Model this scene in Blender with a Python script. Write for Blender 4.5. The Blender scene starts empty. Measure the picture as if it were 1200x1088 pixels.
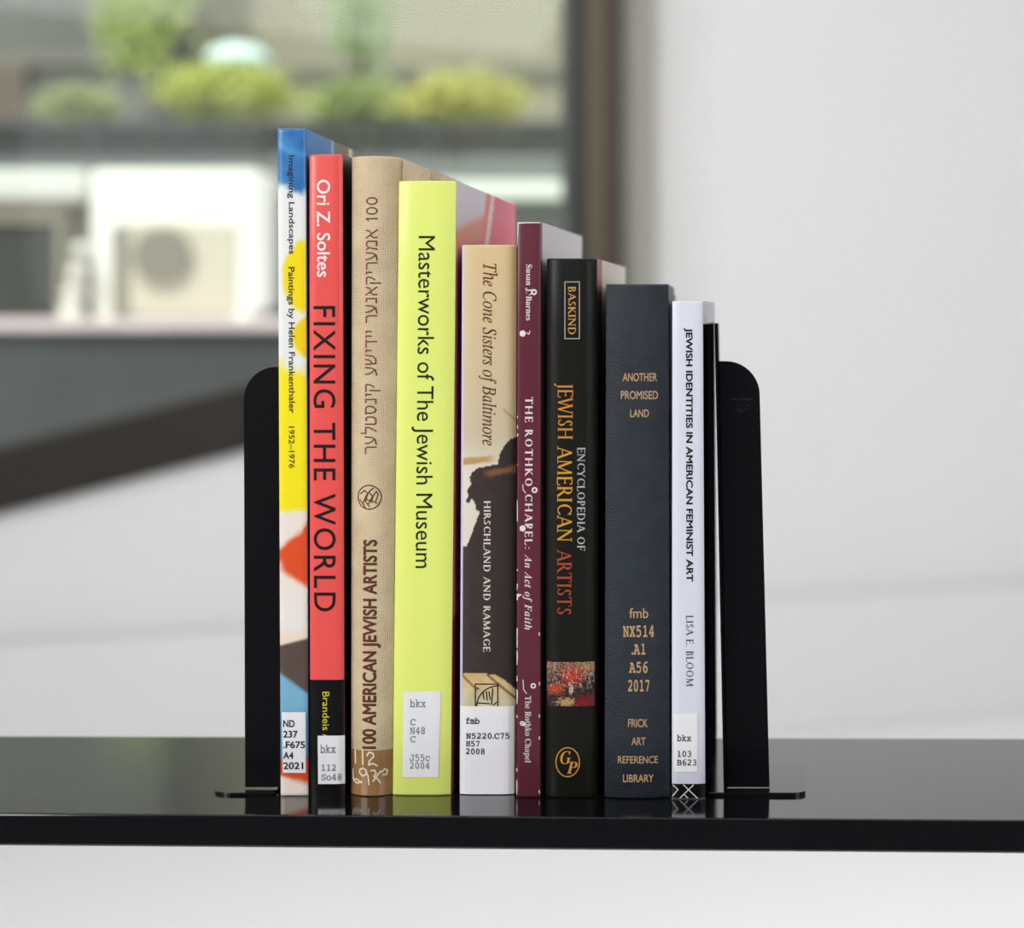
import bpy, bmesh, math, random
from mathutils import Vector, noise
random.seed(7)
sc = bpy.context.scene
COL = sc.collection
F = 2364.0          # focal length in pixels of the 1200 x 1088 frame
CX, CY = 890.0, 365.0   # principal point (the camera is level and shifted)
H = 0.2411          # camera height above the shelf top (z = 0)

# ------------------------------------------------------------------ camera, light, exposure
cd = bpy.data.cameras.new('camera'); cam = bpy.data.objects.new('camera', cd); COL.objects.link(cam)
cam.location = (0, 0, H); cam.rotation_euler = (math.radians(90), 0, 0)
cd.sensor_width = 36.0; cd.lens = F / 1200 * 36
cd.shift_x = -(CX - 600) / 1200; cd.shift_y = (CY - 544) / 1200
cd.clip_start = 0.05; cd.clip_end = 200
cd.dof.use_dof = True; cd.dof.focus_distance = 1.0; cd.dof.aperture_fstop = 5.6
sc.camera = cam
sc.view_settings.view_transform = 'Standard'; sc.view_settings.look = 'None'
sc.view_settings.gamma = 1.0; sc.view_settings.exposure = 0.0
sc.view_settings.use_curve_mapping = False

w = bpy.data.worlds.new('overcast_sky'); w.use_nodes = True; sc.world = w
bg = w.node_tree.nodes['Background']
bg.inputs[0].default_value = (0.90, 0.96, 1.0, 1); bg.inputs[1].default_value = 1.5

def area(name, loc, target, sx, sy, power, color=(1, 1, 1)):
    l = bpy.data.lights.new(name, 'AREA'); l.shape = 'RECTANGLE'; l.size = sx; l.size_y = sy
    l.energy = power; l.color = color
    o = bpy.data.objects.new(name, l); COL.objects.link(o); o.location = loc
    o.rotation_euler = (Vector(target) - Vector(loc)).to_track_quat('-Z', 'Y').to_euler()
    return o
area('unseen_key_light', (-1.9, -0.9, 1.3), (-0.1, 1.0, 0.15), 1.6, 1.6, 62, (1.0, 0.985, 0.96))  # unseen area light added at front left to light the books
area('added_fill_light', (1.6, -1.2, 0.9), (-0.1, 1.0, 0.1), 1.4, 1.4, 18, (0.96, 0.98, 1.0))  # unseen area light added at front right as fill, not a window
area('added_wall_wash', (0.7, 2.3, 2.1), (0.2, 6.0, -1.5), 3.0, 1.4, 98, (1.0, 0.99, 0.97))  # unseen area light added to brighten the back wall and floor
sl = bpy.data.lights.new('sun', 'SUN'); sl.energy = 3.6; sl.angle = math.radians(3); sl.color = (1, 0.97, 0.9)
so = bpy.data.objects.new('sun', sl); COL.objects.link(so)
so.rotation_euler = Vector((0.45, 0.75, -1.3)).to_track_quat('-Z', 'Y').to_euler()

# ------------------------------------------------------------------ helpers
def lin(c):
    return tuple(((v / 255) / 12.92 if v / 255 <= 0.04045 else ((v / 255 + 0.055) / 1.055) ** 2.4) for v in c)

def P(px, py, Y):
    return Vector(((px - CX) * Y / F, Y, H - (py - CY) * Y / F))

MATS = {}
def mat(name, rgb, rough=0.5, spec=0.5, metal=0.0, coat=0.0, coat_rough=0.05, noise_amt=0.0, noise_scale=20.0,
        bump=0.0, bump_scale=200.0, attr=False, stretch=(1, 1, 1)):
    if name in MATS: return MATS[name]
    m = bpy.data.materials.new(name); m.use_nodes = True; nt = m.node_tree
    b = nt.nodes['Principled BSDF']
    b.inputs['Roughness'].default_value = rough; b.inputs['Metallic'].default_value = metal
    b.inputs['Specular IOR Level'].default_value = spec
    b.inputs['Coat Weight'].default_value = coat; b.inputs['Coat Roughness'].default_value = coat_rough
    c = lin(rgb) + (1,)
    b.inputs['Base Color'].default_value = c
    tc = nt.nodes.new('ShaderNodeTexCoord'); mp = nt.nodes.new('ShaderNodeMapping')
    mp.inputs['Scale'].default_value = stretch
    nt.links.new(tc.outputs['Object'], mp.inputs[0])
    if attr:
        a = nt.nodes.new('ShaderNodeAttribute'); a.attribute_name = 'Col'
        nt.links.new(a.outputs['Color'], b.inputs['Base Color'])
    elif noise_amt:
        n = nt.nodes.new('ShaderNodeTexNoise'); n.inputs['Scale'].default_value = noise_scale
        n.inputs['Detail'].default_value = 5
        nt.links.new(mp.outputs[0], n.inputs['Vector'])
        mx = nt.nodes.new('ShaderNodeMix'); mx.data_type = 'RGBA'
        mx.inputs[6].default_value = tuple(v * (1 - noise_amt) for v in c[:3]) + (1,)
        mx.inputs[7].default_value = tuple(min(1, v * (1 + noise_amt)) for v in c[:3]) + (1,)
        nt.links.new(n.outputs['Fac'], mx.inputs[0]); nt.links.new(mx.outputs[2], b.inputs['Base Color'])
    if bump:
        n2 = nt.nodes.new('ShaderNodeTexNoise'); n2.inputs['Scale'].default_value = bump_scale
        n2.inputs['Detail'].default_value = 3
        nt.links.new(mp.outputs[0], n2.inputs['Vector'])
        bn = nt.nodes.new('ShaderNodeBump'); bn.inputs['Strength'].default_value = bump
        bn.inputs['Distance'].default_value = 0.001
        nt.links.new(n2.outputs['Fac'], bn.inputs['Height']); nt.links.new(bn.outputs[0], b.inputs['Normal'])
    MATS[name] = m
    return m

def cloth_mat():
    """beige book cloth: a two-way weave of slubby threads"""
    m = bpy.data.materials.new('beige_book_cloth'); m.use_nodes = True; nt = m.node_tree
    b = nt.nodes['Principled BSDF']; b.inputs['Roughness'].default_value = 0.8
    b.inputs['Specular IOR Level'].default_value = 0.2
    tc = nt.nodes.new('ShaderNodeTexCoord')
    outs = []
    for ax in ('X', 'Z'):
        wv = nt.nodes.new('ShaderNodeTexWave'); wv.bands_direction = ax
        wv.inputs['Scale'].default_value = 400.0; wv.inputs['Distortion'].default_value = 5.0
        wv.inputs['Detail'].default_value = 2; wv.inputs['Detail Scale'].default_value = 0.6
        nt.links.new(tc.outputs['Object'], wv.inputs[0]); outs.append(wv.outputs['Fac'])
    mu = nt.nodes.new('ShaderNodeMath'); mu.operation = 'MULTIPLY'
    nt.links.new(outs[0], mu.inputs[0]); nt.links.new(outs[1], mu.inputs[1])
    n = nt.nodes.new('ShaderNodeTexNoise'); n.inputs['Scale'].default_value = 60; n.inputs['Detail'].default_value = 6
    nt.links.new(tc.outputs['Object'], n.inputs[0])
    ad = nt.nodes.new('ShaderNodeMath'); ad.operation = 'MULTIPLY_ADD'; ad.inputs[1].default_value = 0.45
    nt.links.new(n.outputs['Fac'], ad.inputs[0])
    m2 = nt.nodes.new('ShaderNodeMath'); m2.operation = 'MULTIPLY'; m2.inputs[1].default_value = 0.85
    nt.links.new(mu.outputs[0], m2.inputs[0]); nt.links.new(m2.outputs[0], ad.inputs[2])
    r = nt.nodes.new('ShaderNodeValToRGB')
    r.color_ramp.elements[0].color = lin((172, 146, 110)) + (1,); r.color_ramp.elements[0].position = 0.08
    r.color_ramp.elements[1].color = lin((248, 230, 196)) + (1,); r.color_ramp.elements[1].position = 0.72
    nt.links.new(ad.outputs[0], r.inputs[0]); nt.links.new(r.outputs[0], b.inputs['Base Color'])
    bn = nt.nodes.new('ShaderNodeBump'); bn.inputs['Strength'].default_value = 0.5; bn.inputs['Distance'].default_value = 0.0004
    nt.links.new(mu.outputs[0], bn.inputs['Height']); nt.links.new(bn.outputs[0], b.inputs['Normal'])
    return m

def page_mat(name, rgb):
    m = bpy.data.materials.new(name); m.use_nodes = True; nt = m.node_tree
    b = nt.nodes['Principled BSDF']; b.inputs['Roughness'].default_value = 0.9
    tc = nt.nodes.new('ShaderNodeTexCoord'); wv = nt.nodes.new('ShaderNodeTexWave'); wv.bands_direction = 'X'
    wv.inputs['Scale'].default_value = 800; wv.inputs['Distortion'].default_value = 1.0
    nt.links.new(tc.outputs['Object'], wv.inputs[0])
    mx = nt.nodes.new('ShaderNodeMix'); mx.data_type = 'RGBA'
    c = lin(rgb); mx.inputs[6].default_value = tuple(v * 0.8 for v in c) + (1,); mx.inputs[7].default_value = c + (1,)
    nt.links.new(wv.outputs['Fac'], mx.inputs[0]); nt.links.new(mx.outputs[2], b.inputs['Base Color'])
    return m

def link(name, me, material=None, parent=None, smooth=False):
    me.name = name
    o = bpy.data.objects.new(name, me); COL.objects.link(o)
    if material: me.materials.append(material)
    if parent: o.parent = parent
    if smooth:
        for p in me.polygons: p.use_smooth = True
    return o

def build(name, verts, faces, material=None, parent=None, smooth=False, fix=True):
    me = bpy.data.meshes.new(name); me.from_pydata([tuple(v) for v in verts], [], faces)
    if fix:
        bm = bmesh.new(); bm.from_mesh(me); bmesh.ops.recalc_face_normals(bm, faces=bm.faces); bm.to_mesh(me); bm.free()
    me.update()
    return link(name, me, material, parent, smooth)

def from_bm(name, bm, material, parent=None, smooth=False):
    bmesh.ops.recalc_face_normals(bm, faces=bm.faces)
    me = bpy.data.meshes.new(name); bm.to_mesh(me); bm.free()
    return link(name, me, material, parent, smooth)

def add_box(bm, x0, x1, y0, y1, z0, z1, bev=0.0, seg=2):
    r = bmesh.ops.create_cube(bm, size=1.0)
    vs = r['verts']
    for v in vs:
        v.co = Vector((x0 if v.co.x < 0 else x1, y0 if v.co.y < 0 else y1, z0 if v.co.z < 0 else z1))
    if bev:
        es = list({e for v in vs for e in v.link_edges})
        bmesh.ops.bevel(bm, geom=es, offset=bev, segments=seg, affect='EDGES', profile=0.5)

def add_prism(bm, pts, axis, a0, a1):
    """extrude the closed polygon pts (2-D) from a0 to a1 along axis 'y' or 'z'"""
    def co(p, a): return (p[0], a, p[1]) if axis == 'y' else (p[0], p[1], a)
    A = [bm.verts.new(co(p, a0)) for p in pts]; B = [bm.verts.new(co(p, a1)) for p in pts]
    n = len(pts); bm.faces.new(A); bm.faces.new(B[::-1])
    for i in range(n): bm.faces.new((A[i], B[i], B[(i + 1) % n], A[(i + 1) % n]))

def add_cyl(bm, p0, p1, r, seg=10, r2=None):
    p0 = Vector(p0); p1 = Vector(p1); d = (p1 - p0); q = d.to_track_quat('Z', 'Y')
    r2 = r if r2 is None else r2
    A = [bm.verts.new(p0 + q @ Vector((r * math.cos(2 * math.pi * i / seg), r * math.sin(2 * math.pi * i / seg), 0))) for i in range(seg)]
    B = [bm.verts.new(p1 + q @ Vector((r2 * math.cos(2 * math.pi * i / seg), r2 * math.sin(2 * math.pi * i / seg), 0))) for i in range(seg)]
    bm.faces.new(A[::-1]); bm.faces.new(B)
    for i in range(seg): bm.faces.new((A[i], A[(i + 1) % seg], B[(i + 1) % seg], B[i]))

def thing(name, label, cat, loc=(0, 0, 0), group=None, rz=0):
    o = bpy.data.objects.new(name, None); o.empty_display_size = 0.02; COL.objects.link(o)
    o.location = loc; o.rotation_euler = (0, 0, rz); o['label'] = label; o['category'] = cat
    if group: o['group'] = group
    return o

def tag(o, label, cat, group=None):
    o['label'] = label; o['category'] = cat
    if group: o['group'] = group
    return o

def struct(o):
    o['kind'] = 'structure'; return o

def px_color(me, fn):
    """albedo of printed artwork stored per vertex"""
    at = me.color_attributes.new('Col', 'FLOAT_COLOR', 'POINT')
    for i, v in enumerate(me.vertices):
        at.data[i].color = lin(fn(v.co)) + (1,)

# ------------------------------------------------------------------ the room
# The window wall stands oblique, further away on the right.
A = Vector(((0 - CX) * 5.2 / F, 5.2)); B = Vector(((1200 - CX) * 6.3 / F, 6.3))
T = (B - A).normalized(); WROT = math.atan2(T.y, T.x)
NRM = Vector((T.y, -T.x))       # towards the room
def wall_hit(px, off=0.0):
    """distance along the wall and depth where pixel column px meets the plane 'off' in front of the wall"""
    O = A + NRM * off; d = Vector(((px - CX) / F, 1.0))
    k = O.dot(NRM) / d.dot(NRM); p = d * k
    return (p - A).dot(T), p.y
def WP(px, py, off=0.0):
    s, Y = wall_hit(px, off); return (s, H - (py - CY) * Y / F)
ZF = WP(900, 860, 0.12)[1]      # floor height
ZC = ZF + 3.3

white_wall = mat('white_wall_paint', (226, 226, 227), rough=0.75, noise_amt=0.02, noise_scale=2.0, bump=0.05, bump_scale=300)
white_plinth = mat('white_ledge_paint', (222, 222, 224), rough=0.7, noise_amt=0.02, noise_scale=3)
floor_m = mat('pale_floor_paint', (236, 236, 236), rough=0.55, noise_amt=0.02, noise_scale=1.5)
brown_fr = mat('dark_brown_frame', (44, 38, 33), rough=0.6, spec=0.3, noise_amt=0.12, noise_scale=8)
olive_fr = mat('olive_brown_frame', (104, 94, 74), rough=0.5, noise_amt=0.08, noise_scale=8)
black_fr = mat('black_green_frame', (46, 50, 46), rough=0.45, noise_amt=0.1, noise_scale=8)

def wall_obj(name, bm, m, parent=None):
    o = from_bm(name, bm, m, parent)
    if parent is None:
        o.location = (A.x, A.y, 0); o.rotation_euler = (0, 0, WROT)
    return o

sL = wall_hit(-420)[0]; sR = 4.2
bm = bmesh.new(); add_box(bm, -6, 6, -1.6, 8.5, ZF - 0.1, ZF)
struct(from_bm('floor', bm, floor_m))
bm = bmesh.new(); add_prism(bm, [(-4.2, -1.8), (4.2, -1.8), (4.2, A.y + (4.2 - A.x) * T.y / T.x), (-4.2, A.y + (-4.2 - A.x) * T.y / T.x)], 'z', ZC, ZC + 0.1)
struct(from_bm('ceiling', bm, white_wall))
# wall right of the window, wall under the sloping frame, wall left of the window, strip over the window
j0 = wall_hit(744)[0]
bm = bmesh.new()
j1 = wall_hit(850)[0]
prof_ = [(j0 + (j1 - j0) * math.sin(t * math.pi / 20), 0.20 * (1 - math.sin(t * math.pi / 20)) ** 1.3) for t in range(11)]
add_prism(bm, [(j0, 0.32), (sR, 0.32), (sR, 0.0)] + prof_[::-1], 'z', ZF, ZC)
l0 = WP(-420, 602 + 0.257 * 420); l1 = WP(744, 602 - 0.257 * 744)
add_prism(bm, [(l0[0], ZF), (j0, ZF), (j0, l1[1]), l0], 'y', 0, 0.22)
add_box(bm, sL - 1.5, sL, 0, 0.22, ZF, ZC)
add_box(bm, sL, j0, 0, 0.22, ZF + 3.05, ZC)
struct(wall_obj('wall_back', bm, white_wall))
# low ledge along the foot of the wall
pz = WP(900, 705, 0.12)[1]
bm = bmesh.new(); add_box(bm, sL - 1.5, sR, -0.12, -0.0005, ZF, pz, 0.006)
struct(wall_obj('trim_1', bm, white_plinth))
# side walls, out of the frame, that bounce light
bm = bmesh.new(); add_box(bm, 3.6, 3.75, -1.75, 7.3, ZF, ZC); struct(from_bm('wall_right', bm, white_wall))
bm = bmesh.new(); add_box(bm, -4.2, -4.05, -1.75, 4.2, ZF, ZC); struct(from_bm('wall_left', bm, white_wall))
bm = bmesh.new(); add_box(bm, -4.2, 3.75, -1.9, -1.75, ZF, ZC); struct(from_bm('wall_front_added', bm, mat('dark_reflection_grey', (70, 70, 72), rough=0.8)))  # unseen wall behind the camera, added dark to keep frontal reflections black

# the window: vertical jamb of three profiles, sloping bottom member, head, left jamb, pane
win = bpy.data.objects.new('window_1', None); COL.objects.link(win); struct(win)
win.location = (A.x, A.y, 0); win.rotation_euler = (0, 0, WROT)
zt = ZF + 3.05
def fr(name, px0, px1, y0, y1, m, bev=0.004):
    s0 = wall_hit(px0, -y0)[0]; s1 = wall_hit(px1, -y0)[0]
    b = bmesh.new(); add_box(b, s0, s1, y0, y1, WP(px0, 440)[1], zt, bev); return from_bm(name, b, m, win)
fr('jamb_casing', 709, 745, 0.18, 0.3, mat('brown_casing', (80, 69, 60), rough=0.6, noise_amt=0.1, noise_scale=8))
fr('jamb_shade_strip', 744, 768, 0.06, 0.22, mat('warm_grey_shade', (156, 154, 144), rough=0.7))  # added strip: the wall's shade beside the frame, put into its colour
fr('jamb_stop', 690, 710, 0.20, 0.3, olive_fr)
fr('jamb_sash', 666, 691, 0.22, 0.3, black_fr)
b = bmesh.new()
a0 = WP(-420, 527 + 0.257 * 420, 0.04); a1 = WP(700, 527 - 0.257 * 700, 0.04)
b0 = WP(-420, 602 + 0.257 * 420, 0.04); b1 = WP(700, 602 - 0.257 * 700, 0.04)
add_prism(b, [b0, b1, a1, a0], 'y', -0.04, 0.2); from_bm('sloping_sill', b, brown_fr, win)
b = bmesh.new(); add_box(b, sL, j0, -0.02, 0.2, zt - 0.12, zt); from_bm('head', b, brown_fr, win)
b = bmesh.new(); add_box(b, sL, sL + 0.12, -0.02, 0.2, b0[1], zt); from_bm('jamb_casing', b, brown_fr, win)
gm = bpy.data.materials.new('window_glass'); gm.use_nodes = True; nt = gm.node_tree
nt.nodes.remove(nt.nodes['Principled BSDF'])
tr = nt.nodes.new('ShaderNodeBsdfTransparent'); tr.inputs[0].default_value = (0.93, 0.96, 0.94, 1)
gl = nt.nodes.new('ShaderNodeBsdfGlossy'); gl.inputs['Roughness'].default_value = 0.02
mx = nt.nodes.new('ShaderNodeMixShader'); fz = nt.nodes.new('ShaderNodeFresnel'); fz.inputs[0].default_value = 1.45
fm = nt.nodes.new('ShaderNodeMath'); fm.operation = 'MULTIPLY'; fm.inputs[1].default_value = 0.3
nt.links.new(fz.outputs[0], fm.inputs[0]); nt.links.new(fm.outputs[0], mx.inputs[0]); nt.links.new(tr.outputs[0], mx.inputs[1]); nt.links.new(gl.outputs[0], mx.inputs[2])
nt.links.new(mx.outputs[0], nt.nodes['Material Output'].inputs[0])
b = bmesh.new()
add_prism(b, [(sL + 0.1, a0[1] - 0.02), (wall_hit(672)[0], a1[1] - 0.02), (wall_hit(672)[0], zt - 0.1), (sL + 0.1, zt - 0.1)], 'y', 0.12, 0.126)
from_bm('pane', b, gm, win)

# ------------------------------------------------------------------ outside the window
def outbox(px0, px1, py0, py1, Y, depth, bev=0.01):
    p0 = P(px0, py1, Y); p1 = P(px1, py0, Y)
    b = bmesh.new(); add_box(b, p0.x, p1.x, Y, Y + depth, p0.z, p1.z, bev); return b

grey_wall = mat('grey_parapet_render', (72, 73, 74), rough=0.85, noise_amt=0.18, noise_scale=3)
rail0 = mat('mid_grey_cap', (130, 132, 134), rough=0.5)
pink_cop = mat('pinkish_white_coping', (214, 196, 198), rough=0.7, noise_amt=0.15, noise_scale=6)
ac_white = mat('white_enamel', (240, 238, 230), rough=0.45)
ac_front = mat('cream_enamel', (200, 193, 174), rough=0.5)
ac_grill = mat('grey_beige_grille', (160, 152, 138), rough=0.5)
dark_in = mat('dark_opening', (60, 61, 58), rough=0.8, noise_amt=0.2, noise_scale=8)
ytop = P(0, 388, 7.4).z
prp = thing('parapet', 'dark grey outdoor parapet wall with a pinkish white coping outside the window', 'wall', (0, 7.4, ZF))
def kid(name, bm, m, root, smooth=False):
    bmesh.ops.translate(bm, verts=bm.verts, vec=-Vector(root.location)); return from_bm(name, bm, m, root, smooth)
b = bmesh.new(); add_box(b, -5.5, 0.6, 7.4, 7.75, ZF, ytop - 0.0); kid('wall_body', b, grey_wall, prp)
b = bmesh.new(); add_box(b, -5.5, 0.6, 7.36, 8.6, ytop, P(0, 374, 7.36).z, 0.01); kid('coping', b, pink_cop, prp)
roofz = P(0, 374, 7.36).z
b = bmesh.new(); add_box(b, -7, 1.5, 8.6, 13.0, roofz - 0.1, roofz - 0.01)
roof = struct(from_bm('trim_2', b, mat('pale_flat_roof', (186, 184, 178), rough=0.85, noise_amt=0.1, noise_scale=2)))

# air conditioner
Yac = 7.75
pa = P(106, 376, Yac); pb = P(304, 199, Yac)
ac = thing('air_conditioner', 'large white outdoor air conditioning unit with round fan grille on the parapet', 'air conditioner', (pa.x, Yac, roofz))
b = bmesh.new(); add_box(b, pa.x, pb.x, Yac, Yac + 0.3, roofz + 0.03, pb.z, 0.02); kid('casing', b, ac_white, ac)
p0 = P(132, 370, Yac); p1 = P(278, 262, Yac)
b = bmesh.new(); add_box(b, p0.x, p1.x, Yac - 0.012, Yac + 0.01, p0.z, p1.z, 0.004); kid('front_panel', b, ac_front, ac)
q0 = P(133, 368, Yac); q1 = P(152, 266, Yac)
b = bmesh.new(); add_box(b, q0.x, q1.x, Yac - 0.018, Yac - 0.0125, q0.z, q1.z); kid('side_shade_strip', b, mat('side_shade_grey', (134, 128, 116), rough=0.6), ac)  # shade down the left of the front panel, painted as a grey strip
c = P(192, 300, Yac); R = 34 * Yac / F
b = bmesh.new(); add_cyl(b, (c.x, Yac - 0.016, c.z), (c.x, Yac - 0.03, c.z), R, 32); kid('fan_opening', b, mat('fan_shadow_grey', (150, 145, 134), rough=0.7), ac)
for k in range(9):
    z = c.z + R * (-0.88 + 0.22 * k); hw = math.sqrt(max(0.0, R * R - (z - c.z) ** 2))
    b = bmesh.new(); add_box(b, c.x - hw, c.x + hw, Yac - 0.04, Yac - 0.031, z - 0.006, z + 0.006); kid('grille_bar', b, ac_grill, ac)
for px in (125, 285):
    p = P(px, 376, Yac); b = bmesh.new(); add_box(b, p.x - 0.03, p.x + 0.03, Yac - 0.03, Yac + 0.3, roofz, roofz + 0.03, 0.004); kid('foot', b, ac_white, ac)
# metal hood with a dark opening at the far left
Yh = 7.8
hd = thing('roof_hood', 'pale metal rooftop hood with a dark opening left of the air conditioner', 'hood', (P(0, 0, Yh).x, Yh, roofz))
cream = mat('cream_metal', (150, 144, 128), rough=0.5, noise_amt=0.06, noise_scale=4)
p0 = P(-160, 236, Yh); p1 = P(106, 200, Yh)
b = bmesh.new(); add_box(b, p0.x, p1.x, Yh - 0.05, Yh + 0.7, p0.z, p1.z, 0.02); kid('lid', b, mat('light_grey_metal', (208, 208, 200), rough=0.4), hd)
p2 = P(76, 262, Yh)
b = bmesh.new(); add_box(b, p0.x, p2.x, Yh, Yh + 0.6, p2.z, p0.z - 0.001, 0.006); kid('apron', b, cream, hd)
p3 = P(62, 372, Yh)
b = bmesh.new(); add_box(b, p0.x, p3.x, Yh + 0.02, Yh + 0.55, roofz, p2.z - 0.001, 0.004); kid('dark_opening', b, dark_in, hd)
b = bmesh.new(); p4 = P(66, 372, Yh); p5 = P(74, 262, Yh)
add_box(b, p4.x, p5.x, Yh - 0.01, Yh + 0.5, roofz, p5.z - 0.001, 0.004); kid('side_post', b, cream, hd)
# white hose coil between hood and air conditioner
pp = P(91, 376, Yh - 0.12)
hs = thing('duct', 'white ribbed duct standing between the hood and the air conditioner', 'duct', (pp.x, Yh - 0.12, roofz))
for k in range(4):
    q_ = P((84, 87, 91, 95)[k], (365, 342, 318, 292)[k], Yh - 0.12); z = q_.z
    b = bmesh.new()
    bmesh.ops.create_uvsphere(b, u_segments=16, v_segments=8, radius=0.5)
    for v_ in b.verts: v_.co = Vector((q_.x + v_.co.x * (0.085 - 0.01 * k), Yh - 0.12 + v_.co.y * 0.09, z + v_.co.z * (0.055 if k else 0.07)))
    kid('ring', b, ac_white, hs, True)
b = bmesh.new(); add_cyl(b, (P(84, 0, Yh).x, Yh - 0.1, roofz), P(95, 285, Yh - 0.1), 0.018, 10); kid('pipe', b, cream, hs)
# slate-grey panel right of the air conditioner
q0 = P(307, 372, 8.1); q1 = P(352, 230, 8.1)
pn = thing('panel', 'slate grey upright panel between the air conditioner and the tallest book', 'panel', (q0.x, 8.1, roofz))
b = bmesh.new(); add_box(b, q0.x, q1.x, 8.1, 8.15, roofz, q1.z, 0.004); kid('sheet', b, mat('slate_grey_sheet', (92, 98, 106), rough=0.5), pn)
b = bmesh.new(); add_box(b, q0.x - 0.01, q1.x + 0.01, 8.09, 8.16, q1.z, q1.z + 0.02, 0.004); kid('cap', b, rail0, pn)

# planter wall, white ledge, railing
concrete = mat('weathered_concrete', (116, 117, 114), rough=0.9, noise_amt=0.2, noise_scale=2.5)
Yp = 13.0
pw = thing('planter_wall', 'weathered grey concrete planter wall behind the air conditioner', 'wall', (P(300, 0, Yp).x, Yp, ZF))
p0 = P(-300, 400, Yp); p1 = P(760, 186, Yp)
b = bmesh.new(); add_box(b, p0.x, p1.x, Yp, Yp + 0.3, ZF, p1.z); kid('wall_body', b, concrete, pw)
p0 = P(500, 232, Yp - 0.3); p1 = P(760, 212, Yp - 0.3)
b = bmesh.new(); add_box(b, p0.x, p1.x, Yp - 0.3, Yp - 0.001, p0.z, p1.z, 0.01); kid('ledge', b, mat('pale_ledge', (222, 226, 216), rough=0.6), pw)
rail_m = mat('dark_grey_railing', (70, 71, 72), rough=0.6)
rl = thing('railing', 'dark grey metal railing with close upright bars below the shrubs', 'railing', (P(300, 0, Yp).x, Yp + 0.05, P(0, 186, Yp).z))
zb = P(0, 186, Yp + 0.05).z; zt2 = P(0, 146, Yp + 0.05).z
x0 = P(-300, 0, Yp).x; x1 = P(760, 0, Yp).x
for z in (zb + 0.03, zt2):
    b = bmesh.new(); add_box(b, x0, x1, Yp + 0.05, Yp + 0.09, z - 0.02, z + 0.025); kid('rail', b, rail_m, rl)
b = bmesh.new(); x = x0
while x < x1:
    add_box(b, x, x + 0.018, Yp + 0.06, Yp + 0.078, zb, zt2); x += 0.05
o = kid('bars', b, rail_m, rl); o['kind'] = 'stuff'
x = x0
while x < x1:
    b = bmesh.new(); add_box(b, x, x + 0.05, Yp + 0.045, Yp + 0.1, zb, zt2 + 0.02); x += 1.1
    kid('post', b, rail_m, rl)
# ground bed behind the railing
b = bmesh.new(); add_box(b, -9, 3, Yp + 0.3, 24, ZF, zb - 0.05)
struct(from_bm('trim_3', b, mat('bare_soil', (128, 124, 112), rough=0.95, noise_amt=0.3, noise_scale=2)))

def leaf_mat(name, rgb):
    m = mat(name, rgb, rough=0.6, noise_amt=0.35, noise_scale=3.0)
    m.node_tree.nodes['Principled BSDF'].inputs['Subsurface Weight'].default_value = 0.0
    return m
bark = mat('brown_bark', (96, 84, 66), rough=0.9)
def shrub(name, px0, px1, py0, py1, Y, n, rgb, label, cat='shrub', leaf=0.05, seed=1):
    rnd = random.Random(seed); mp = Y / F
    c = P((px0 + px1) / 2, (py0 + py1) / 2, Y); rx = (px1 - px0) / 2 * mp; rz_ = (py1 - py0) / 2 * mp; ry = max(rx * 0.5, 0.15)
    base = Vector((c.x, Y, zb - 0.05))
    root = thing(name, label, cat, base, 'shrubs behind the railing' if cat == 'shrub' else None)
    vs, fs = [], []
    for i in range(n):
        while True:
            d = Vector((rnd.uniform(-1, 1), rnd.uniform(-1, 1), rnd.uniform(-1, 1)))
            if d.length < 1 and (d.length > 0.35 or rnd.random() < 0.3): break
        # lumpy crown
        k = 0.75 + 0.45 * noise.noise(Vector((d.x * 2.2 + seed, d.y * 2, d.z * 2.2)))
        p = Vector((c.x + d.x * rx * k, Y + d.y * ry * k, c.z + d.z * rz_ * k))
        a = Vector((rnd.uniform(-1, 1), rnd.uniform(-1, 1), rnd.uniform(-0.4, 1))).normalized()
        s = a.orthogonal().normalized() * leaf * rnd.uniform(0.3, 0.5); a = a * leaf * rnd.uniform(0.7, 1.3)
        j = len(vs); up = s.cross(a).normalized() * leaf * 0.12
        vs += [p, p + a * 0.5 + s + up, p + a, p + a * 0.5 - s + up]; fs += [(j, j + 1, j + 2), (j, j + 2, j + 3)]
    vs = [v_ - base for v_ in vs]
    o = build('foliage', vs, fs, leaf_mat('leaf_%d_%d_%d' % rgb, rgb), root, fix=False)
    b = bmesh.new()
    for k in range(4):
        top = Vector((rnd.uniform(-0.5, 0.5) * rx, rnd.uniform(-.3, .3) * ry, c.z - base.z + rz_ * 0.3))
        add_cyl(b, (top.x * 0.3, 0, 0), top, 0.02, 6, 0.006)
    from_bm('stem', b, bark, root)
    return root
shrub('low_shrub', 20, 158, 96, 158, 13.9, 1300, (170, 176, 126), 'pale green low shrub left of the bright yellow-green shrub', seed=3)
shrub('low_shrub', 160, 372, 66, 156, 13.95, 3000, (192, 198, 112), 'bright yellow-green rounded shrub above the air conditioner', seed=5)
shrub('low_shrub', 340, 520, 84, 164, 14.75, 2300, (166, 178, 120), 'mid green loose shrub above the tallest books', seed=8)
shrub('low_shrub', 448, 640, 76, 164, 13.95, 2600, (204, 202, 122), 'yellowish shrub nearest to the dark window frame', seed=11)
shrub('small_tree', 90, 240, -90, 120, 15.5, 900, (186, 198, 122), 'slender light green tree behind the bright rounded shrub', 'tree', 0.08, seed=14)
shrub('small_tree', 365, 475, -80, 115, 15.7, 620, (176, 194, 146), 'thin pale green sapling behind the mid green shrub', 'tree', 0.07, seed=17)
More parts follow.
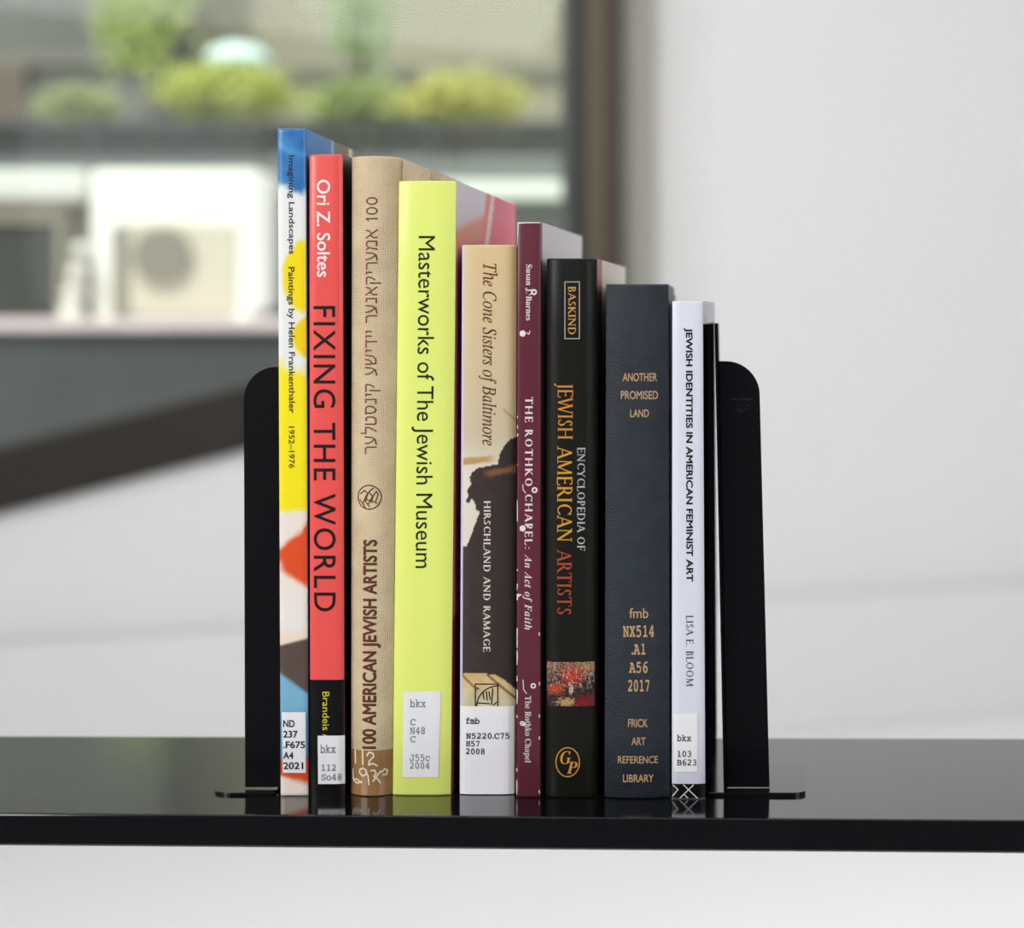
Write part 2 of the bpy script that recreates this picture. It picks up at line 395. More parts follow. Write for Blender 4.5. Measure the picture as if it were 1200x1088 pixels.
# pale turquoise dome
Yd = 16.5
c = P(278, 70, Yd); 
dm = thing('dome', 'bright pale turquoise dome showing above the rounded shrub', 'dome', (c.x, Yd, zb - 0.05))
b = bmesh.new(); bmesh.ops.create_uvsphere(b, u_segments=24, v_segments=12, radius=1.0)
for v_ in b.verts: v_.co = Vector((c.x + v_.co.x * 0.27, Yd + v_.co.y * 0.27, c.z - 0.02 + max(v_.co.z, -0.1) * 0.16))
kid('canopy', b, mat('pale_turquoise_canvas', (222, 246, 238), rough=0.5), dm, True)
b = bmesh.new(); add_cyl(b, (c.x, Yd, zb - 0.05), (c.x, Yd, c.z), 0.02); kid('pole', b, rail_m, dm)
# far facades
fac = thing('building', 'sunlit beige rendered building far behind the shrubs', 'building', (P(430, 0, 20).x, 20, ZF))
beige = mat('beige_render', (156, 151, 131), rough=0.9, noise_amt=0.12, noise_scale=0.9)
b = outbox(225, 1050, -700, 150, 20, 3, 0); kid('facade', b, beige, fac)
b = outbox(225, 1050, 78, 92, 19.95, 0.05, 0); kid('plinth_course', b, mat('grey_beige_course', (126, 124, 112), rough=0.9), fac)
fac2 = thing('building', 'grey stone-clad building at the far left behind the tree', 'building', (P(0, 0, 19).x, 19, ZF))
greyb = mat('grey_stone', (112, 112, 108), rough=0.9, noise_amt=0.2, noise_scale=1.2)
b = outbox(-700, 190, -700, 150, 19, 4, 0); kid('facade', b, greyb, fac2)
b = outbox(-700, 188, 62, 76, 18.95, 0.05, 0); kid('string_course', b, mat('pale_stone_band', (128, 124, 116), rough=0.9), fac2)
b = outbox(-700, 30, 76, 150, 18.9, 0.1, 0); kid('lower_wall', b, mat('brownish_stone', (112, 102, 92), rough=0.9, noise_amt=0.15), fac2)

# ------------------------------------------------------------------ the shelf
black_metal = mat('black_gloss_lacquer', (15, 15, 17), rough=0.10, spec=0.7, bump=0.015, bump_scale=120)
black_plate = mat('black_enamelled_steel', (11, 11, 14), rough=0.33, spec=0.22, bump=0.02, bump_scale=400)
sh = thing('shelf', 'glossy black metal shelf under the row of books', 'shelf', (0, 1.05, 0))
def shelf_y(px, py): return H * F / (py - CY)
fl = (-0.8, shelf_y(0, 953.0) ); 
def fx(px, Y): return (px - CX) * Y / F
xa, ya = fx(0, 0.969), 0.969; xb, yb_ = fx(1200, 0.9548), 0.9548
xc, yc = fx(0, 1.1446), 1.1446; xd, yd = fx(1200, 1.138), 1.138
def lerpx(x, x0, y0, x1, y1): return y0 + (x - x0) / (x1 - x0) * (y1 - y0)
XL, XR = -1.3, 1.0
def front(x): return lerpx(x, xa, ya, xb, yb_)
def back(x): return lerpx(x, xc, yc, xd, yd)
th = 0.0158
bm = bmesh.new()
vv = []
for z in (0, -th):
    for x, fn in ((XL, front), (XR, front), (XR, back), (XL, back)):
        vv.append(bm.verts.new((x, fn(x), z)))
bm.faces.new(vv[:4]); bm.faces.new(vv[4:][::-1])
for i in range(4): bm.faces.new((vv[i], vv[i + 4], vv[(i + 1) % 4 + 4], vv[(i + 1) % 4]))
bmesh.ops.bevel(bm, geom=[e for e in bm.edges], offset=0.0012, segments=3, affect='EDGES', profile=0.5)
bmesh.ops.translate(bm, verts=bm.verts, vec=(0, -1.05, 0))
o = from_bm('board', bm, black_metal, sh)
for x in (XL + 0.04, XR - 0.04):
    for f in (front, back):
        y = f(x) + (0.025 if f is front else -0.025)
        bm = bmesh.new(); add_box(bm, x - 0.012, x + 0.012, y - 0.012 - 1.05, y + 0.012 - 1.05, ZF, -th, 0.001)
        from_bm('leg', bm, black_plate, sh)

# ------------------------------------------------------------------ lettering
def uni(s, kind):
    base = {'bold': (0x1D400, 0x1D41A, 0x1D7CE), 'ital': (0x1D434, 0x1D44E, 0x1D7CE),
            'bi': (0x1D468, 0x1D482, 0x1D7CE), 'mono': (0x1D670, 0x1D68A, 0x1D7F6)}.get(kind)
    if not base: return s
    out = ''
    for c in s:
        if 'A' <= c <= 'Z': out += chr(base[0] + ord(c) - 65)
        elif kind == 'ital' and c == 'h': out += '\u210e'
        elif 'a' <= c <= 'z': out += chr(base[1] + ord(c) - 97)
        elif c.isdigit() and kind in ('bold', 'mono'): out += chr(base[2] + ord(c) - 48)
        else: out += c
    return out
def raw_text(s, kind, spacing):
    cu = bpy.data.curves.new('lettering', 'FONT'); cu.body = uni(s, kind); cu.size = 1.0
    cu.space_character = spacing; cu.resolution_u = 4
    ob = bpy.data.objects.new('lettering', cu); COL.objects.link(ob)
    dg = bpy.context.evaluated_depsgraph_get(); dg.update()
    me = bpy.data.meshes.new_from_object(ob.evaluated_get(dg))
    bpy.data.objects.remove(ob); bpy.data.curves.remove(cu)
    return me
def flat_mesh(vs, fs):
    me = bpy.data.meshes.new('lettering'); me.from_pydata(vs, [], fs); me.update(); return me
# drawn capitals with thick and thin strokes and serifs: 'L' line, 'A' arc, 'S' serif
K_, N_ = 'k', 'n'
SER = {
 'A': (.74, [('L', .07, 0, .37, 1, N_), ('L', .36, 1, .68, 0, K_), ('L', .17, .34, .57, .34, N_), ('S', .07, 0), ('S', .68, 0)]),
 'B': (.60, [('L', .14, 0, .14, 1, K_), ('L', .06, 1, .32, 1, N_), ('L', .14, .52, .34, .52, N_), ('L', .06, 0, .34, 0, N_), ('A', .3, .76, .19, .24, -90, 90), ('A', .32, .26, .22, .26, -90, 90)]),
 'C': (.74, [('A', .44, .5, .36, .5, 48, 312), ('L', .68, .74, .70, .97, N_), ('L', .68, .13, .71, .2, N_)]),
 'D': (.80, [('L', .14, 0, .14, 1, K_), ('L', .06, 1, .34, 1, N_), ('L', .06, 0, .34, 0, N_), ('A', .33, .5, .39, .5, -90, 90)]),
 'E': (.58, [('L', .14, 0, .14, 1, K_), ('L', .06, 1, .5, 1, N_), ('L', .14, .52, .44, .52, N_), ('L', .06, 0, .53, 0, N_), ('L', .5, 1.01, .5, .85, N_), ('L', .52, 0, .55, .18, N_), ('L', .44, .44, .44, .6, N_)]),
 'F': (.54, [('L', .14, 0, .14, 1, K_), ('L', .06, 1, .5, 1, N_), ('L', .14, .5, .42, .5, N_), ('S', .14, 0), ('L', .5, 1.01, .5, .84, N_), ('L', .42, .42, .42, .58, N_)]),
 'G': (.80, [('A', .44, .5, .36, .5, 48, 320), ('L', .69, .06, .69, .42, K_), ('S', .69, .42), ('L', .68, .74, .70, .97, N_)]),
 'H': (.84, [('L', .14, 0, .14, 1, K_), ('L', .68, 0, .68, 1, K_), ('L', .14, .51, .68, .51, N_), ('S', .14, 0), ('S', .14, 1), ('S', .68, 0), ('S', .68, 1)]),
 'I': (.30, [('L', .15, 0, .15, 1, K_), ('S', .15, 0), ('S', .15, 1)]),
 'J': (.32, [('L', .18, -.02, .18, 1, K_), ('S', .18, 1), ('L', .18, 0, .10, -.2, N_), ('L', .10, -.2, -.02, -.22, K_)]),
 'K': (.72, [('L', .14, 0, .14, 1, K_), ('S', .14, 0), ('S', .14, 1), ('L', .16, .45, .56, 1, N_), ('L', .27, .56, .64, 0, K_), ('S', .56, 1), ('S', .66, 0)]),
 'L': (.56, [('L', .14, 0, .14, 1, K_), ('S', .14, 1), ('L', .06, 0, .51, 0, N_), ('L', .51, 0, .54, .19, N_)]),
 'M': (.98, [('L', .13, 0, .16, 1, N_), ('L', .16, 1, .48, .04, K_), ('L', .48, .04, .81, 1, N_), ('L', .81, 1, .84, 0, K_), ('S', .13, 0), ('S', .84, 0)]),
 'N': (.86, [('L', .14, 0, .14, 1, N_), ('L', .14, 1, .7, .02, K_), ('L', .7, 0, .7, 1, N_), ('S', .14, 0), ('S', .7, 1), ('S', .1, 1)]),
 'O': (.86, [('A', .43, .5, .36, .5, 0, 360)]),
 'P': (.58, [('L', .14, 0, .14, 1, K_), ('S', .14, 0), ('L', .06, 1, .32, 1, N_), ('L', .14, .46, .32, .46, N_), ('A', .3, .73, .21, .27, -90, 90)]),
 'R': (.68, [('L', .14, 0, .14, 1, K_), ('S', .14, 0), ('L', .06, 1, .32, 1, N_), ('L', .14, .49, .32, .49, N_), ('A', .3, .745, .2, .255, -90, 90), ('L', .32, .49, .62, 0, K_), ('S', .64, 0)]),
 'S': (.52, [('A', .26, .75, .17, .25, 40, 270), ('A', .25, .25, .2, .25, -140, 90), ('L', .40, .8, .42, .97, N_), ('L', .07, .04, .06, .24, N_)]),
 'T': (.66, [('L', .33, 0, .33, 1, K_), ('S', .33, 0), ('L', .05, 1, .61, 1, N_), ('L', .05, 1.01, .04, .83, N_), ('L', .61, 1.01, .62, .83, N_)]),
 'W': (1.06, [('L', .05, 1, .31, 0, K_), ('L', .31, 0, .52, .92, N_), ('L', .5, 1, .76, 0, K_), ('L', .76, 0, 1.0, 1, N_), ('S', .05, 1), ('S', 1.0, 1), ('S', .5, 1)]),
 'Y': (.70, [('L', .06, 1, .35, .48, K_), ('L', .63, 1, .35, .48, N_), ('L', .35, .5, .35, 0, K_), ('S', .06, 1), ('S', .63, 1), ('S', .35, 0)]),
 '.': (.26, [('L', .12, 0, .12, .09, K_)]), ':': (.3, [('L', .14, 0, .14, .09, K_), ('L', .14, .5, .14, .59, K_)]), ' ': (.34, []),
}
HEB = {
 'א': (.80, [[(.08, 1), (.70, 0)], [(.66, 1), (.62, .74), (.44, .54)], [(.12, 0), (.10, .32), (.28, .64)]]),
 'מ': (.82, [[(.06, 1), (.2, .72), (.1, 0)], [(.2, .74), (.36, .95), (.6, .95), (.7, .8), (.7, .06), (.36, .06)]]),
 'ע': (.74, [[(.1, 1), (.16, .6), (.46, .1)], [(.62, 1), (.58, .4), (.42, .1), (.05, .0)]]),
 'ר': (.64, [[(.04, .95), (.44, .95), (.54, .82), (.54, 0)]]),
 'י': (.30, [[(.05, .95), (.19, .95), (.17, .48)]]),
 'ק': (.72, [[(.05, .95), (.54, .95), (.61, .8), (.52, .45), (.38, .2)], [(.13, .62), (.13, -.3)]]),
 'נ': (.50, [[(.12, .95), (.36, .95), (.36, .06), (.05, .06)]]),
 'ד': (.68, [[(.04, .95), (.62, .95)], [(.5, .95), (.5, 0)]]),
 'ש': (.90, [[(.07, 1), (.14, .08), (.48, .08), (.70, .34), (.78, 1)], [(.43, 1), (.40, .66), (.14, .36)]]),
 'ס': (.76, [[(.06, .95), (.54, .95), (.67, .74), (.62, .3), (.4, .05), (.22, .14), (.12, .5), (.13, .95)]]),
 'ט': (.76, [[(.1, 1), (.1, .12), (.18, .05), (.52, .05), (.65, .3), (.65, .78), (.52, .96), (.36, .88)]]),
 'ל': (.64, [[(.1, 1.38), (.1, .95), (.54, .95), (.53, .6), (.26, 0)]]),
 '0': (.70, [[(.33 + .25 * math.cos(t * math.pi / 8), .5 + .46 * math.sin(t * math.pi / 8)) for t in range(17)]]),
 '1': (.42, [[(.08, .8), (.22, 1), (.22, 0)]]), ' ': (.42, []),
}
def quad_line(vs, fs, a, b, w0, w1=None, ext=0.0):
    w1 = w0 if w1 is None else w1
    a = Vector(a); b = Vector(b); d = (b - a)
    if d.length < 1e-6: return
    d.normalize(); n = Vector((-d.y, d.x)); a = a - d * ext; b = b + d * ext
    j = len(vs)
    for p in (a + n * w0 / 2, b + n * w1 / 2, b - n * w1 / 2, a - n * w0 / 2): vs.append((p.x, p.y, len(fs) % 12))
    fs.append((j, j + 3, j + 2, j + 1))
def drawn_text(s, kind, weight, spacing):
    vs, fs = [], []; x = 0.0
    TK = 0.13 * weight; TN = 0.06 * weight
    for ch in s:
        if kind == 'heb':
            adv, lines = HEB[ch]
            for ln in lines:
                for p, q in zip(ln[:-1], ln[1:]):
                    w_ = 0.135 if abs(p[1] - q[1]) < abs(p[0] - q[0]) else 0.105
                    quad_line(vs, fs, (x + p[0], p[1]), (x + q[0], q[1]), w_ * weight, ext=0.04)
        else:
            adv, cmds = SER[ch]
            for c in cmds:
                if c[0] == 'L':
                    quad_line(vs, fs, (x + c[1], c[2]), (x + c[3], c[4]), TK if c[5] == K_ else TN, ext=0.0)
                elif c[0] == 'S':
                    yy = c[2] + (0.02 if c[2] < 0.3 else -0.02)
                    quad_line(vs, fs, (x + c[1] - .115, yy), (x + c[1] + .115, yy), 0.045)
                else:
                    _, cx, cy, rx, ry, a0, a1 = c; n = max(6, int(abs(a1 - a0) / 18)); j = len(vs)
                    for k in range(n + 1):
                        a = math.radians(a0 + (a1 - a0) * k / n); w_ = TN + (TK - TN) * abs(math.cos(a)) ** 1.5
                        ca, sa = math.cos(a), math.sin(a)
                        vs.append((x + cx + rx * ca, cy + (ry) * sa, 12.5)); vs.append((x + cx + (rx - w_) * ca, cy + (ry - w_) * sa, 12.5))
                    for k in range(n): fs.append((j + 2 * k, j + 2 * k + 2, j + 2 * k + 3, j + 2 * k + 1))
        x += adv + (spacing - 1) * 0.6
    return flat_mesh(vs, fs)
def text_mesh(s, kind, offset=0.0, spacing=1.0):
    if kind in ('serif', 'heb'): return drawn_text(s, kind, 1.0 + offset * 10, spacing)
    me = raw_text(s, kind, spacing)
    if offset < 0.003: return me
    base = [v.co.copy() for v in me.vertices]; faces = [tuple(p.vertices) for p in me.polygons]
    bpy.data.meshes.remove(me); vs, fs = [], []
    for lay, (dx, dy) in enumerate(((0, 0), (1, 0), (-1, 0), (0, 1), (0, -1), (.7, .7), (-.7, .7), (.7, -.7), (-.7, -.7))):
        j = len(vs); vs += [(v.x + dx * offset, v.y + dy * offset, lay) for v in base]; fs += [tuple(i_ + j for i_ in f) for f in faces]
    return flat_mesh(vs, fs)
CAPH = {}
def caph(kind):
    if kind in ('serif', 'heb'): return 1.0
    if kind not in CAPH:
        me = raw_text('H', kind, 1.0); CAPH[kind] = max(v.co.y for v in me.vertices)
        bpy.data.meshes.remove(me)
    return CAPH[kind]

INK = {}
def ink(rgb, rough=0.5, metal=0.0):
    k = (rgb, rough, metal)
    if k not in INK: INK[k] = mat('ink_%d_%d_%d_%d' % (rgb + (int(metal * 10),)), rgb, rough=rough, metal=metal, spec=0.3)
    return INK[k]

# ------------------------------------------------------------------ books
class Book:
    def __init__(s, name, label, yb, xlb, xrb, yt, xlt, xrt, depth, far=None, bulge=0.0015, p=6, group='books on the shelf'):
        s.Y = H * F / (yb - CY); s.mp = s.Y / F; s.yb = yb; s.yt = yt
        s.px = (xlb, xrb, xlt, xrt)
        s.h = (yb - yt) * s.mp
        s.X0 = (xlb - CX) * s.mp
        s.root = thing(name, label, 'book', (s.X0, s.Y, 0), group)
        s.d = depth; s.bulge = bulge; s.p = p
        s.bs = 0.0
        if far:   # pixel column of the far top right corner
            xr = s.xr(1.0) + s.X0
            s.bs = (far - CX) * (s.Y + depth) / F - xr
    def xl(s, v): return (s.px[0] + (s.px[2] - s.px[0]) * v - CX) * s.mp - s.X0
    def xr(s, v): return (s.px[1] + (s.px[3] - s.px[1]) * v - CX) * s.mp - s.X0
    def prof(s, u):
        t = abs(2 * u - 1); return s.bulge * t ** s.p
    def map(s, u, y, z):
        v = z / s.h; return Vector((s.xl(v) + (s.xr(v) - s.xl(v)) * u + s.bs * y / s.d, y, z))
    def pix(s, px, py, lift=0.0):
        """point on the spine face under photo pixel (px,py)"""
        z = (s.yb - py) * s.mp; v = z / s.h
        x = (px - CX) * s.mp - s.X0; u = (x - s.xl(v)) / (s.xr(v) - s.xl(v))
        return Vector((x, s.prof(min(1, max(0, u))) - lift, z))
    def slab(s, name, x0, x1, y0, y1, z0, z1, m, rel='l', paint=None, n=(1, 1), smooth=False, ry=None):
        """board between x0..x1 metres from the left ('l') or right ('r') face"""
        def q(x, y, z):
            v = z / s.h; e = s.xl(v) if rel == 'l' else s.xr(v)
            return Vector((e + (x if rel == 'l' else -x) + s.bs * y / s.d, y, z))
        ny, nz = n; vs, fs = [], []
        idx = {}
        def vid(i, j, k):
            key = (i, j, k)
            if key not in idx:
                idx[key] = len(vs); vs.append(q((x0, x1)[i], y0 + (y1 - y0) * j / ny, z0 + (z1 - z0) * k / nz))
            return idx[key]
        for i in (0, 1):
            for j in range(ny):
                for k in range(nz): fs.append((vid(i, j, k), vid(i, j + 1, k), vid(i, j + 1, k + 1), vid(i, j, k + 1)))
        for j in range(ny):
            for k in (0, nz): fs.append((vid(0, j, k), vid(1, j, k), vid(1, j + 1, k), vid(0, j + 1, k)))
        for k in range(nz):
            for j in (0, ny): fs.append((vid(0, j, k), vid(0, j, k + 1), vid(1, j, k + 1), vid(1, j, k)))
        o = build(name, vs, fs, m, s.root, smooth)
        if paint: px_color(o.data, lambda c: paint((c.y - y0) / (y1 - y0), s.yb - c.z / s.mp))
        return o
    def spine(s, m, th=0.0012, nu=22, nv=8, paint=None, z0=0.0, z1=None, edge=0.0008, name='spine', cap_wave=0.0):
        z1 = s.h if z1 is None else z1
        us = [0.5 - 0.5 * math.cos(math.pi * i / nu) for i in range(nu + 1)]
        zs = [z0, z0 + 0.0004, z0 + 0.0012] + [z0 + 0.0012 + (z1 - z0 - 0.0024) * k / nv for k in range(1, nv)] + [z1 - 0.0012, z1 - 0.0004, z1]
        ro = {0: edge, 1: edge * 0.35, 2: 0.0, len(zs) - 1: edge, len(zs) - 2: edge * 0.35}
        vs, fs = [], []
        nz = len(zs)
        for layer in (0, 1):
            for k, z in enumerate(zs):
                for u in us:
                    zz = z + (cap_wave * math.cos((u - 0.5) * 3.0) if k >= nz - 3 else 0)
                    pt = s.map(u, s.prof(u) + ro.get(k, 0) + (th + (0 if layer == 0 else 0)) * layer, zz)
                    pt.z = z + (zz - z)
                    vs.append(pt)
        N = nu + 1
        for layer in (0, 1):
            o_ = layer * nz * N
            for k in range(nz - 1):
                for i in range(nu):
                    a = o_ + k * N + i; fs.append((a, a + 1, a + 1 + N, a + N))
        o1 = nz * N
        for i in range(nu):
            fs.append((i, i + 1, o1 + i + 1, o1 + i)); t = (nz - 1) * N; fs.append((t + i, t + i + 1, o1 + t + i + 1, o1 + t + i))
        for k in range(nz - 1):
            a = k * N; fs.append((a, a + N, o1 + a + N, o1 + a)); a += nu; fs.append((a, a + N, o1 + a + N, o1 + a))
        o = build(name, vs, fs, m, s.root, True)
        if paint:
            px_color(o.data, lambda c: paint((c.x + s.X0) / s.mp + CX, s.yb - c.z / s.mp))
        return o
    def place(s, me, f, name, material, lift=0.00012):
        """map a flat mesh onto the spine; f: (x,y)->(px,py)"""
        bm = bmesh.new(); bm.from_mesh(me); bpy.data.meshes.remove(me)
        for v in bm.verts:
            a, c = f(v.co.x, v.co.y); v.co = Vector((a, v.co.z, c))
        xs = [v.co.x for v in bm.verts]
        lo, hi = min(xs), max(xs)
        if s.bulge > 0.0005 and hi - lo > 5:
            x = math.floor(lo / 2.5) * 2.5 + 2.5
            while x < hi:
                bmesh.ops.bisect_plane(bm, geom=bm.verts[:] + bm.edges[:] + bm.faces[:], plane_co=(x, 0, 0), plane_no=(1, 0, 0)); x += 2.5
        for v in bm.verts: v.co = s.pix(v.co.x, v.co.z, lift + v.co.y * 5e-6)
        me = bpy.data.meshes.new(name); bm.to_mesh(me); bm.free()
        return link(name, me, material, s.root)
    def lean(s, py, ym):
        a = (s.px[2] - s.px[0] + s.px[3] - s.px[1]) / 2 / (s.yt - s.yb)
        return a * (py - ym)
    def text(s, txt, kind, a0, a1, base, cap, rot, color, name='title_lettering', bold=0.0, spacing=1.0, metal=0.0, rough=0.5, ref=None, lean=True):
        off = bold
        me = text_mesh(txt, kind, off, spacing)
        if kind in ('serif', 'heb') or off < 0.003: off = 0.0
        xs = [v.co.x for v in me.vertices]; x0, x1 = min(xs), max(xs)
        ch = caph(kind) + 2 * off; ym = (a0 + a1) / 2 if rot != 'h' else None
        def f(x, y):
            t = (x - x0) / (x1 - x0); q = (y + off) / ch
            if rot == 'cw': py = a0 + (a1 - a0) * t; px = base + (cap - base) * q
            elif rot == 'ccw': py = a1 - (a1 - a0) * t; px = base + (cap - base) * q
            else: return a0 + (a1 - a0) * t, base + (cap - base) * q
            return px + (s.lean(py, ym) if lean else 0), py
        return s.place(me, f, name, ink(color, rough, metal))
    def shape(s, polys, color, name, rough=0.5, lift=0.0001, metal=0.0):
        me = bpy.data.meshes.new(name); vs, fs = [], []
        for p in polys:
            j = len(vs); vs += [(a, c, len(fs) % 8) for a, c in p]; fs.append(tuple(range(j, j + len(p))))
        me.from_pydata(vs, [], fs); me.update()
        return s.place(me, lambda x, y: (x, y), name, ink(color, rough, metal) if isinstance(color, tuple) else color, lift)
    def strokes(s, lines, wd, color, name, lift=0.00012, metal=0.0, rough=0.5):
        """polylines of width wd in photo pixels"""
        polys = []
        for ln in lines:
            for (xa_, ya_), (xb_, yb2) in zip(ln[:-1], ln[1:]):
                d = Vector((xb_ - xa_, yb2 - ya_)); L = d.length
                if L < 1e-6: continue
                d /= L; n = Vector((-d.y, d.x)) * wd / 2; e = d * wd * 0.25
                A_, B_ = Vector((xa_, ya_)) - e, Vector((xb_, yb2)) + e
                polys.append([tuple(A_ + n), tuple(B_ + n), tuple(B_ - n), tuple(A_ - n)])
        return s.shape(polys, color, name, rough, lift, metal)
    def sticker(s, x0, x1, y0, y1, name='call_number_label', tilt=(0, 0), rgb=(238, 238, 243)):
        """paper label with its own thickness following the spine"""
        nx = 10; vs, fs = [], []
        for L in (0.00028, 0.00003):
            for k in range(2):
                for i in range(nx + 1):
                    t = i / nx; py = y0 if k == 0 else y1
                    px = x0 + (x1 - x0) * t + (tilt[0] if k else 0) * (1 - t) + (tilt[1] if k else 0) * t
                    vs.append(s.pix(px, py, L))
        N = nx + 1
        for i in range(nx):
            fs += [(i, i + 1, N + i + 1, N + i), (2 * N + i, 2 * N + i + 1, 3 * N + i + 1, 3 * N + i),
                   (i, i + 1, 2 * N + i + 1, 2 * N + i), (N + i, N + i + 1, 3 * N + i + 1, 3 * N + i)]
        fs += [(0, N, 3 * N, 2 * N), (nx, N + nx, 3 * N + nx, 2 * N + nx)]
        o = build(name, vs, fs, mat('label_paper_%d' % rgb[0], rgb, rough=0.55), s.root)
        o['label'] = 'white printed call number label'
        return o
    def labtext(s, lab, rows, color=(60, 60, 64), bold=0.012, kind='mono'):
        """typed rows on a sticker, as sub-parts of the sticker"""
        for t, x0, x1, y0, y1 in rows:
            me = text_mesh(t, kind, bold); X = [v.co.x for v in me.vertices]; Yv = [v.co.y for v in me.vertices]
            a0, a1 = min(X), max(X); ch = caph(kind) + 2 * bold
            if not any(ch_.isupper() or ch_.isdigit() or ch_ in 'bkflh' for ch_ in t): ch = max(Yv) + bold
            def f(x, y): return x0 + (x1 - x0) * (x - a0) / (a1 - a0), y1 - (y1 - y0) * (y + bold) / ch
            o = s.place(me, f, 'typed_line', ink(color), 0.0004); o.parent = lab

def mixc(a, b, t):
    t = max(0.0, min(1.0, t)); return tuple(a[i] + (b[i] - a[i]) * t for i in range(3))
def sm(e0, e1, x):
    t = max(0.0, min(1.0, (x - e0) / (e1 - e0))); return t * t * (3 - 2 * t)
def nz(x, y, s, o=0.0): return noise.noise(Vector((x * s, y * s, o)))

paper_w = page_mat('white_page_edges', (224, 220, 210))
paper_c = page_mat('cream_page_edges', (214, 200, 168))

def hard(b, cov, sp, pages=paper_w, bt=0.0026, joint=0.006, inset=0.004, front=None, frontn=(1, 1), frontm=None, jacket=False, **kw):
    w_ = b.xr(0) - b.xl(0)
    y0 = b.bulge + 0.0004
    sp_o = b.spine(sp, **kw)
    if jacket:
        b.slab('back_cover', 0, bt, y0, b.d, 0, b.h, cov, 'l')
        b.slab('front_cover', 0, bt, y0, b.d, 0, b.h, frontm or cov, 'r', paint=front, n=frontn)
    else:
        b.slab('back_cover', 0, bt, y0 + joint, b.d, 0, b.h, cov, 'l')
        b.slab('front_cover', 0, bt, y0 + joint, b.d, 0, b.h, frontm or cov, 'r', paint=front, n=frontn)
        b.slab('joint', 0.0012, 0.0026, y0 - 0.001, y0 + joint + 0.001, 0.0005, b.h - 0.0005, sp if frontm is None else cov, 'l')
        b.slab('joint', 0.0012, 0.0026, y0 - 0.001, y0 + joint + 0.001, 0.0005, b.h - 0.0005, sp if frontm is None else cov, 'r')
    # page block
    vs = [b.map(0, y, z) + Vector((bt + 0.0003, 0, 0)) for z in (inset, b.h - inset) for y in (y0 + 0.002, b.d - inset)]
    vs += [b.map(1, y, z) - Vector((bt + 0.0003, 0, 0)) for z in (inset, b.h - inset) for y in (y0 + 0.002, b.d - inset)]
    build('page_block', vs, [(0, 1, 3, 2), (4, 5, 7, 6), (0, 4, 5, 1), (2, 6, 7, 3), (0, 4, 6, 2), (1, 5, 7, 3)], pages, b.root)
    return sp_o
def soft(b, cov, sp, pages=paper_w, bt=0.0005, front=None, frontn=(1, 1), frontm=None, **kw):
    return hard(b, cov, sp, pages, bt, 0, 0.0006, front, frontn, frontm, jacket=True, **kw)

art_gloss = mat('printed_gloss_art', (255, 255, 255), rough=0.3, coat=0.25, attr=True)
art_side = mat('printed_side_art', (255, 255, 255), rough=0.7, spec=0.3, attr=True)
art_matt = mat('printed_matt_art', (255, 255, 255), rough=0.5, attr=True)

# ---- 1 white, blue and yellow painted paperback
B1 = Book('paperback_book', 'tallest paperback with blue, white and yellow abstract painted spine, leftmost in the row', 933.5, 328.5, 361, 150.5, 325, 358, 0.134, 413, 0.0009, 8)
def paint1(px, py):
    x = px - 325 - (py - 150) * 0.004
    n = nz(px, py, 0.05) * 10 + nz(px, py, 0.2, 3) * 4
    c = (66, 134, 196)
    c = mixc(c, (120, 196, 236), sm(6, -12, abs(py - 172 - x * 0.4 + n) - 4) * 0.8)
    c = mixc(c, (44, 108, 178), sm(-4, 6, nz(px, py, 0.045, 7) * 12))
    c = mixc(c, (240, 242, 240), sm(212, 228, py + n - x * 0.1))
    # yellow blobs
    d = math.hypot((x - 30) / 26, (py - 325) / 44)
    c = mixc(c, (252, 226, 20), sm(1.05, 0.8, d + n * 0.012))
    d = math.hypot((x - 42) / 26, (py - 395) / 28)
    c = mixc(c, (250, 214, 20), sm(1.08, 0.85, d + n * 0.01) * (py > 360))
    c = mixc(c, (253, 236, 28), sm(418, 436, py - x * 0.4 + n) * sm(606, 596, py + n * 0.4))
    c = mixc(c, (244, 232, 222), sm(594, 606, py + n * 0.4))
    c = mixc(c, (230, 84, 38), sm(-5, 7, py - 642 + x * 0.85 + n * 0.7) * sm(7, -6, py - 660 - x * 0.95 + n * 0.7))
    c = mixc(c, (240, 236, 230), sm(688, 706, py + x * 0.25 + n * 0.5))
    c = mixc(c, (246, 224, 204), sm(735, 748, py) * sm(762, 750, py))
    c = mixc(c, (92, 78, 70), sm(755, 759, py + x * 0.25))
    c = mixc(c, (126, 182, 212), sm(786, 791, py - x * 0.75))
    c = mixc(c, (90, 150, 196), sm(825, 850, py))
    c = mixc(c, (222, 76, 34), sm(888, 896, py + x * 0.1))
    c = mixc(c, (240, 228, 218), sm(905, 913, py - x * 0.3 + n * 0.3))
    return c
def side1(t, py):
    c = mixc((92, 148, 208), (112, 140, 190), t * 2)
    c = mixc(c, (150, 190, 210), sm(0.50, 0.52, t) * sm(0.58, 0.56, t))
    c = mixc(c, (142, 128, 118), sm(0.57, 0.58, t))
    c = mixc(c, (232, 212, 178), sm(0.90, 0.91, t))
    return c
soft(B1, mat('white_cover_stock', (228, 226, 224), rough=0.4), art_gloss, front=side1, frontn=(60, 4), frontm=art_side, nu=16, nv=360, paint=paint1)
K = (12, 12, 14)
B1.text('Imagining Landscapes', 'sans', 182, 298, 338.6, 345.2, 'cw', (36, 44, 62), bold=0.012)
B1.text('Paintings by Helen Frankenthaler', 'sans', 313, 484.5, 338.4, 345.4, 'cw', (52, 48, 36), 'subtitle_lettering', bold=0.014)
B1.text('1952–1976', 'sans', 500, 549, 338.6, 345.2, 'cw', (60, 54, 30), 'year_lettering', bold=0.012)
L = B1.sticker(330, 358, 835, 906, tilt=(1.5, 0.5))
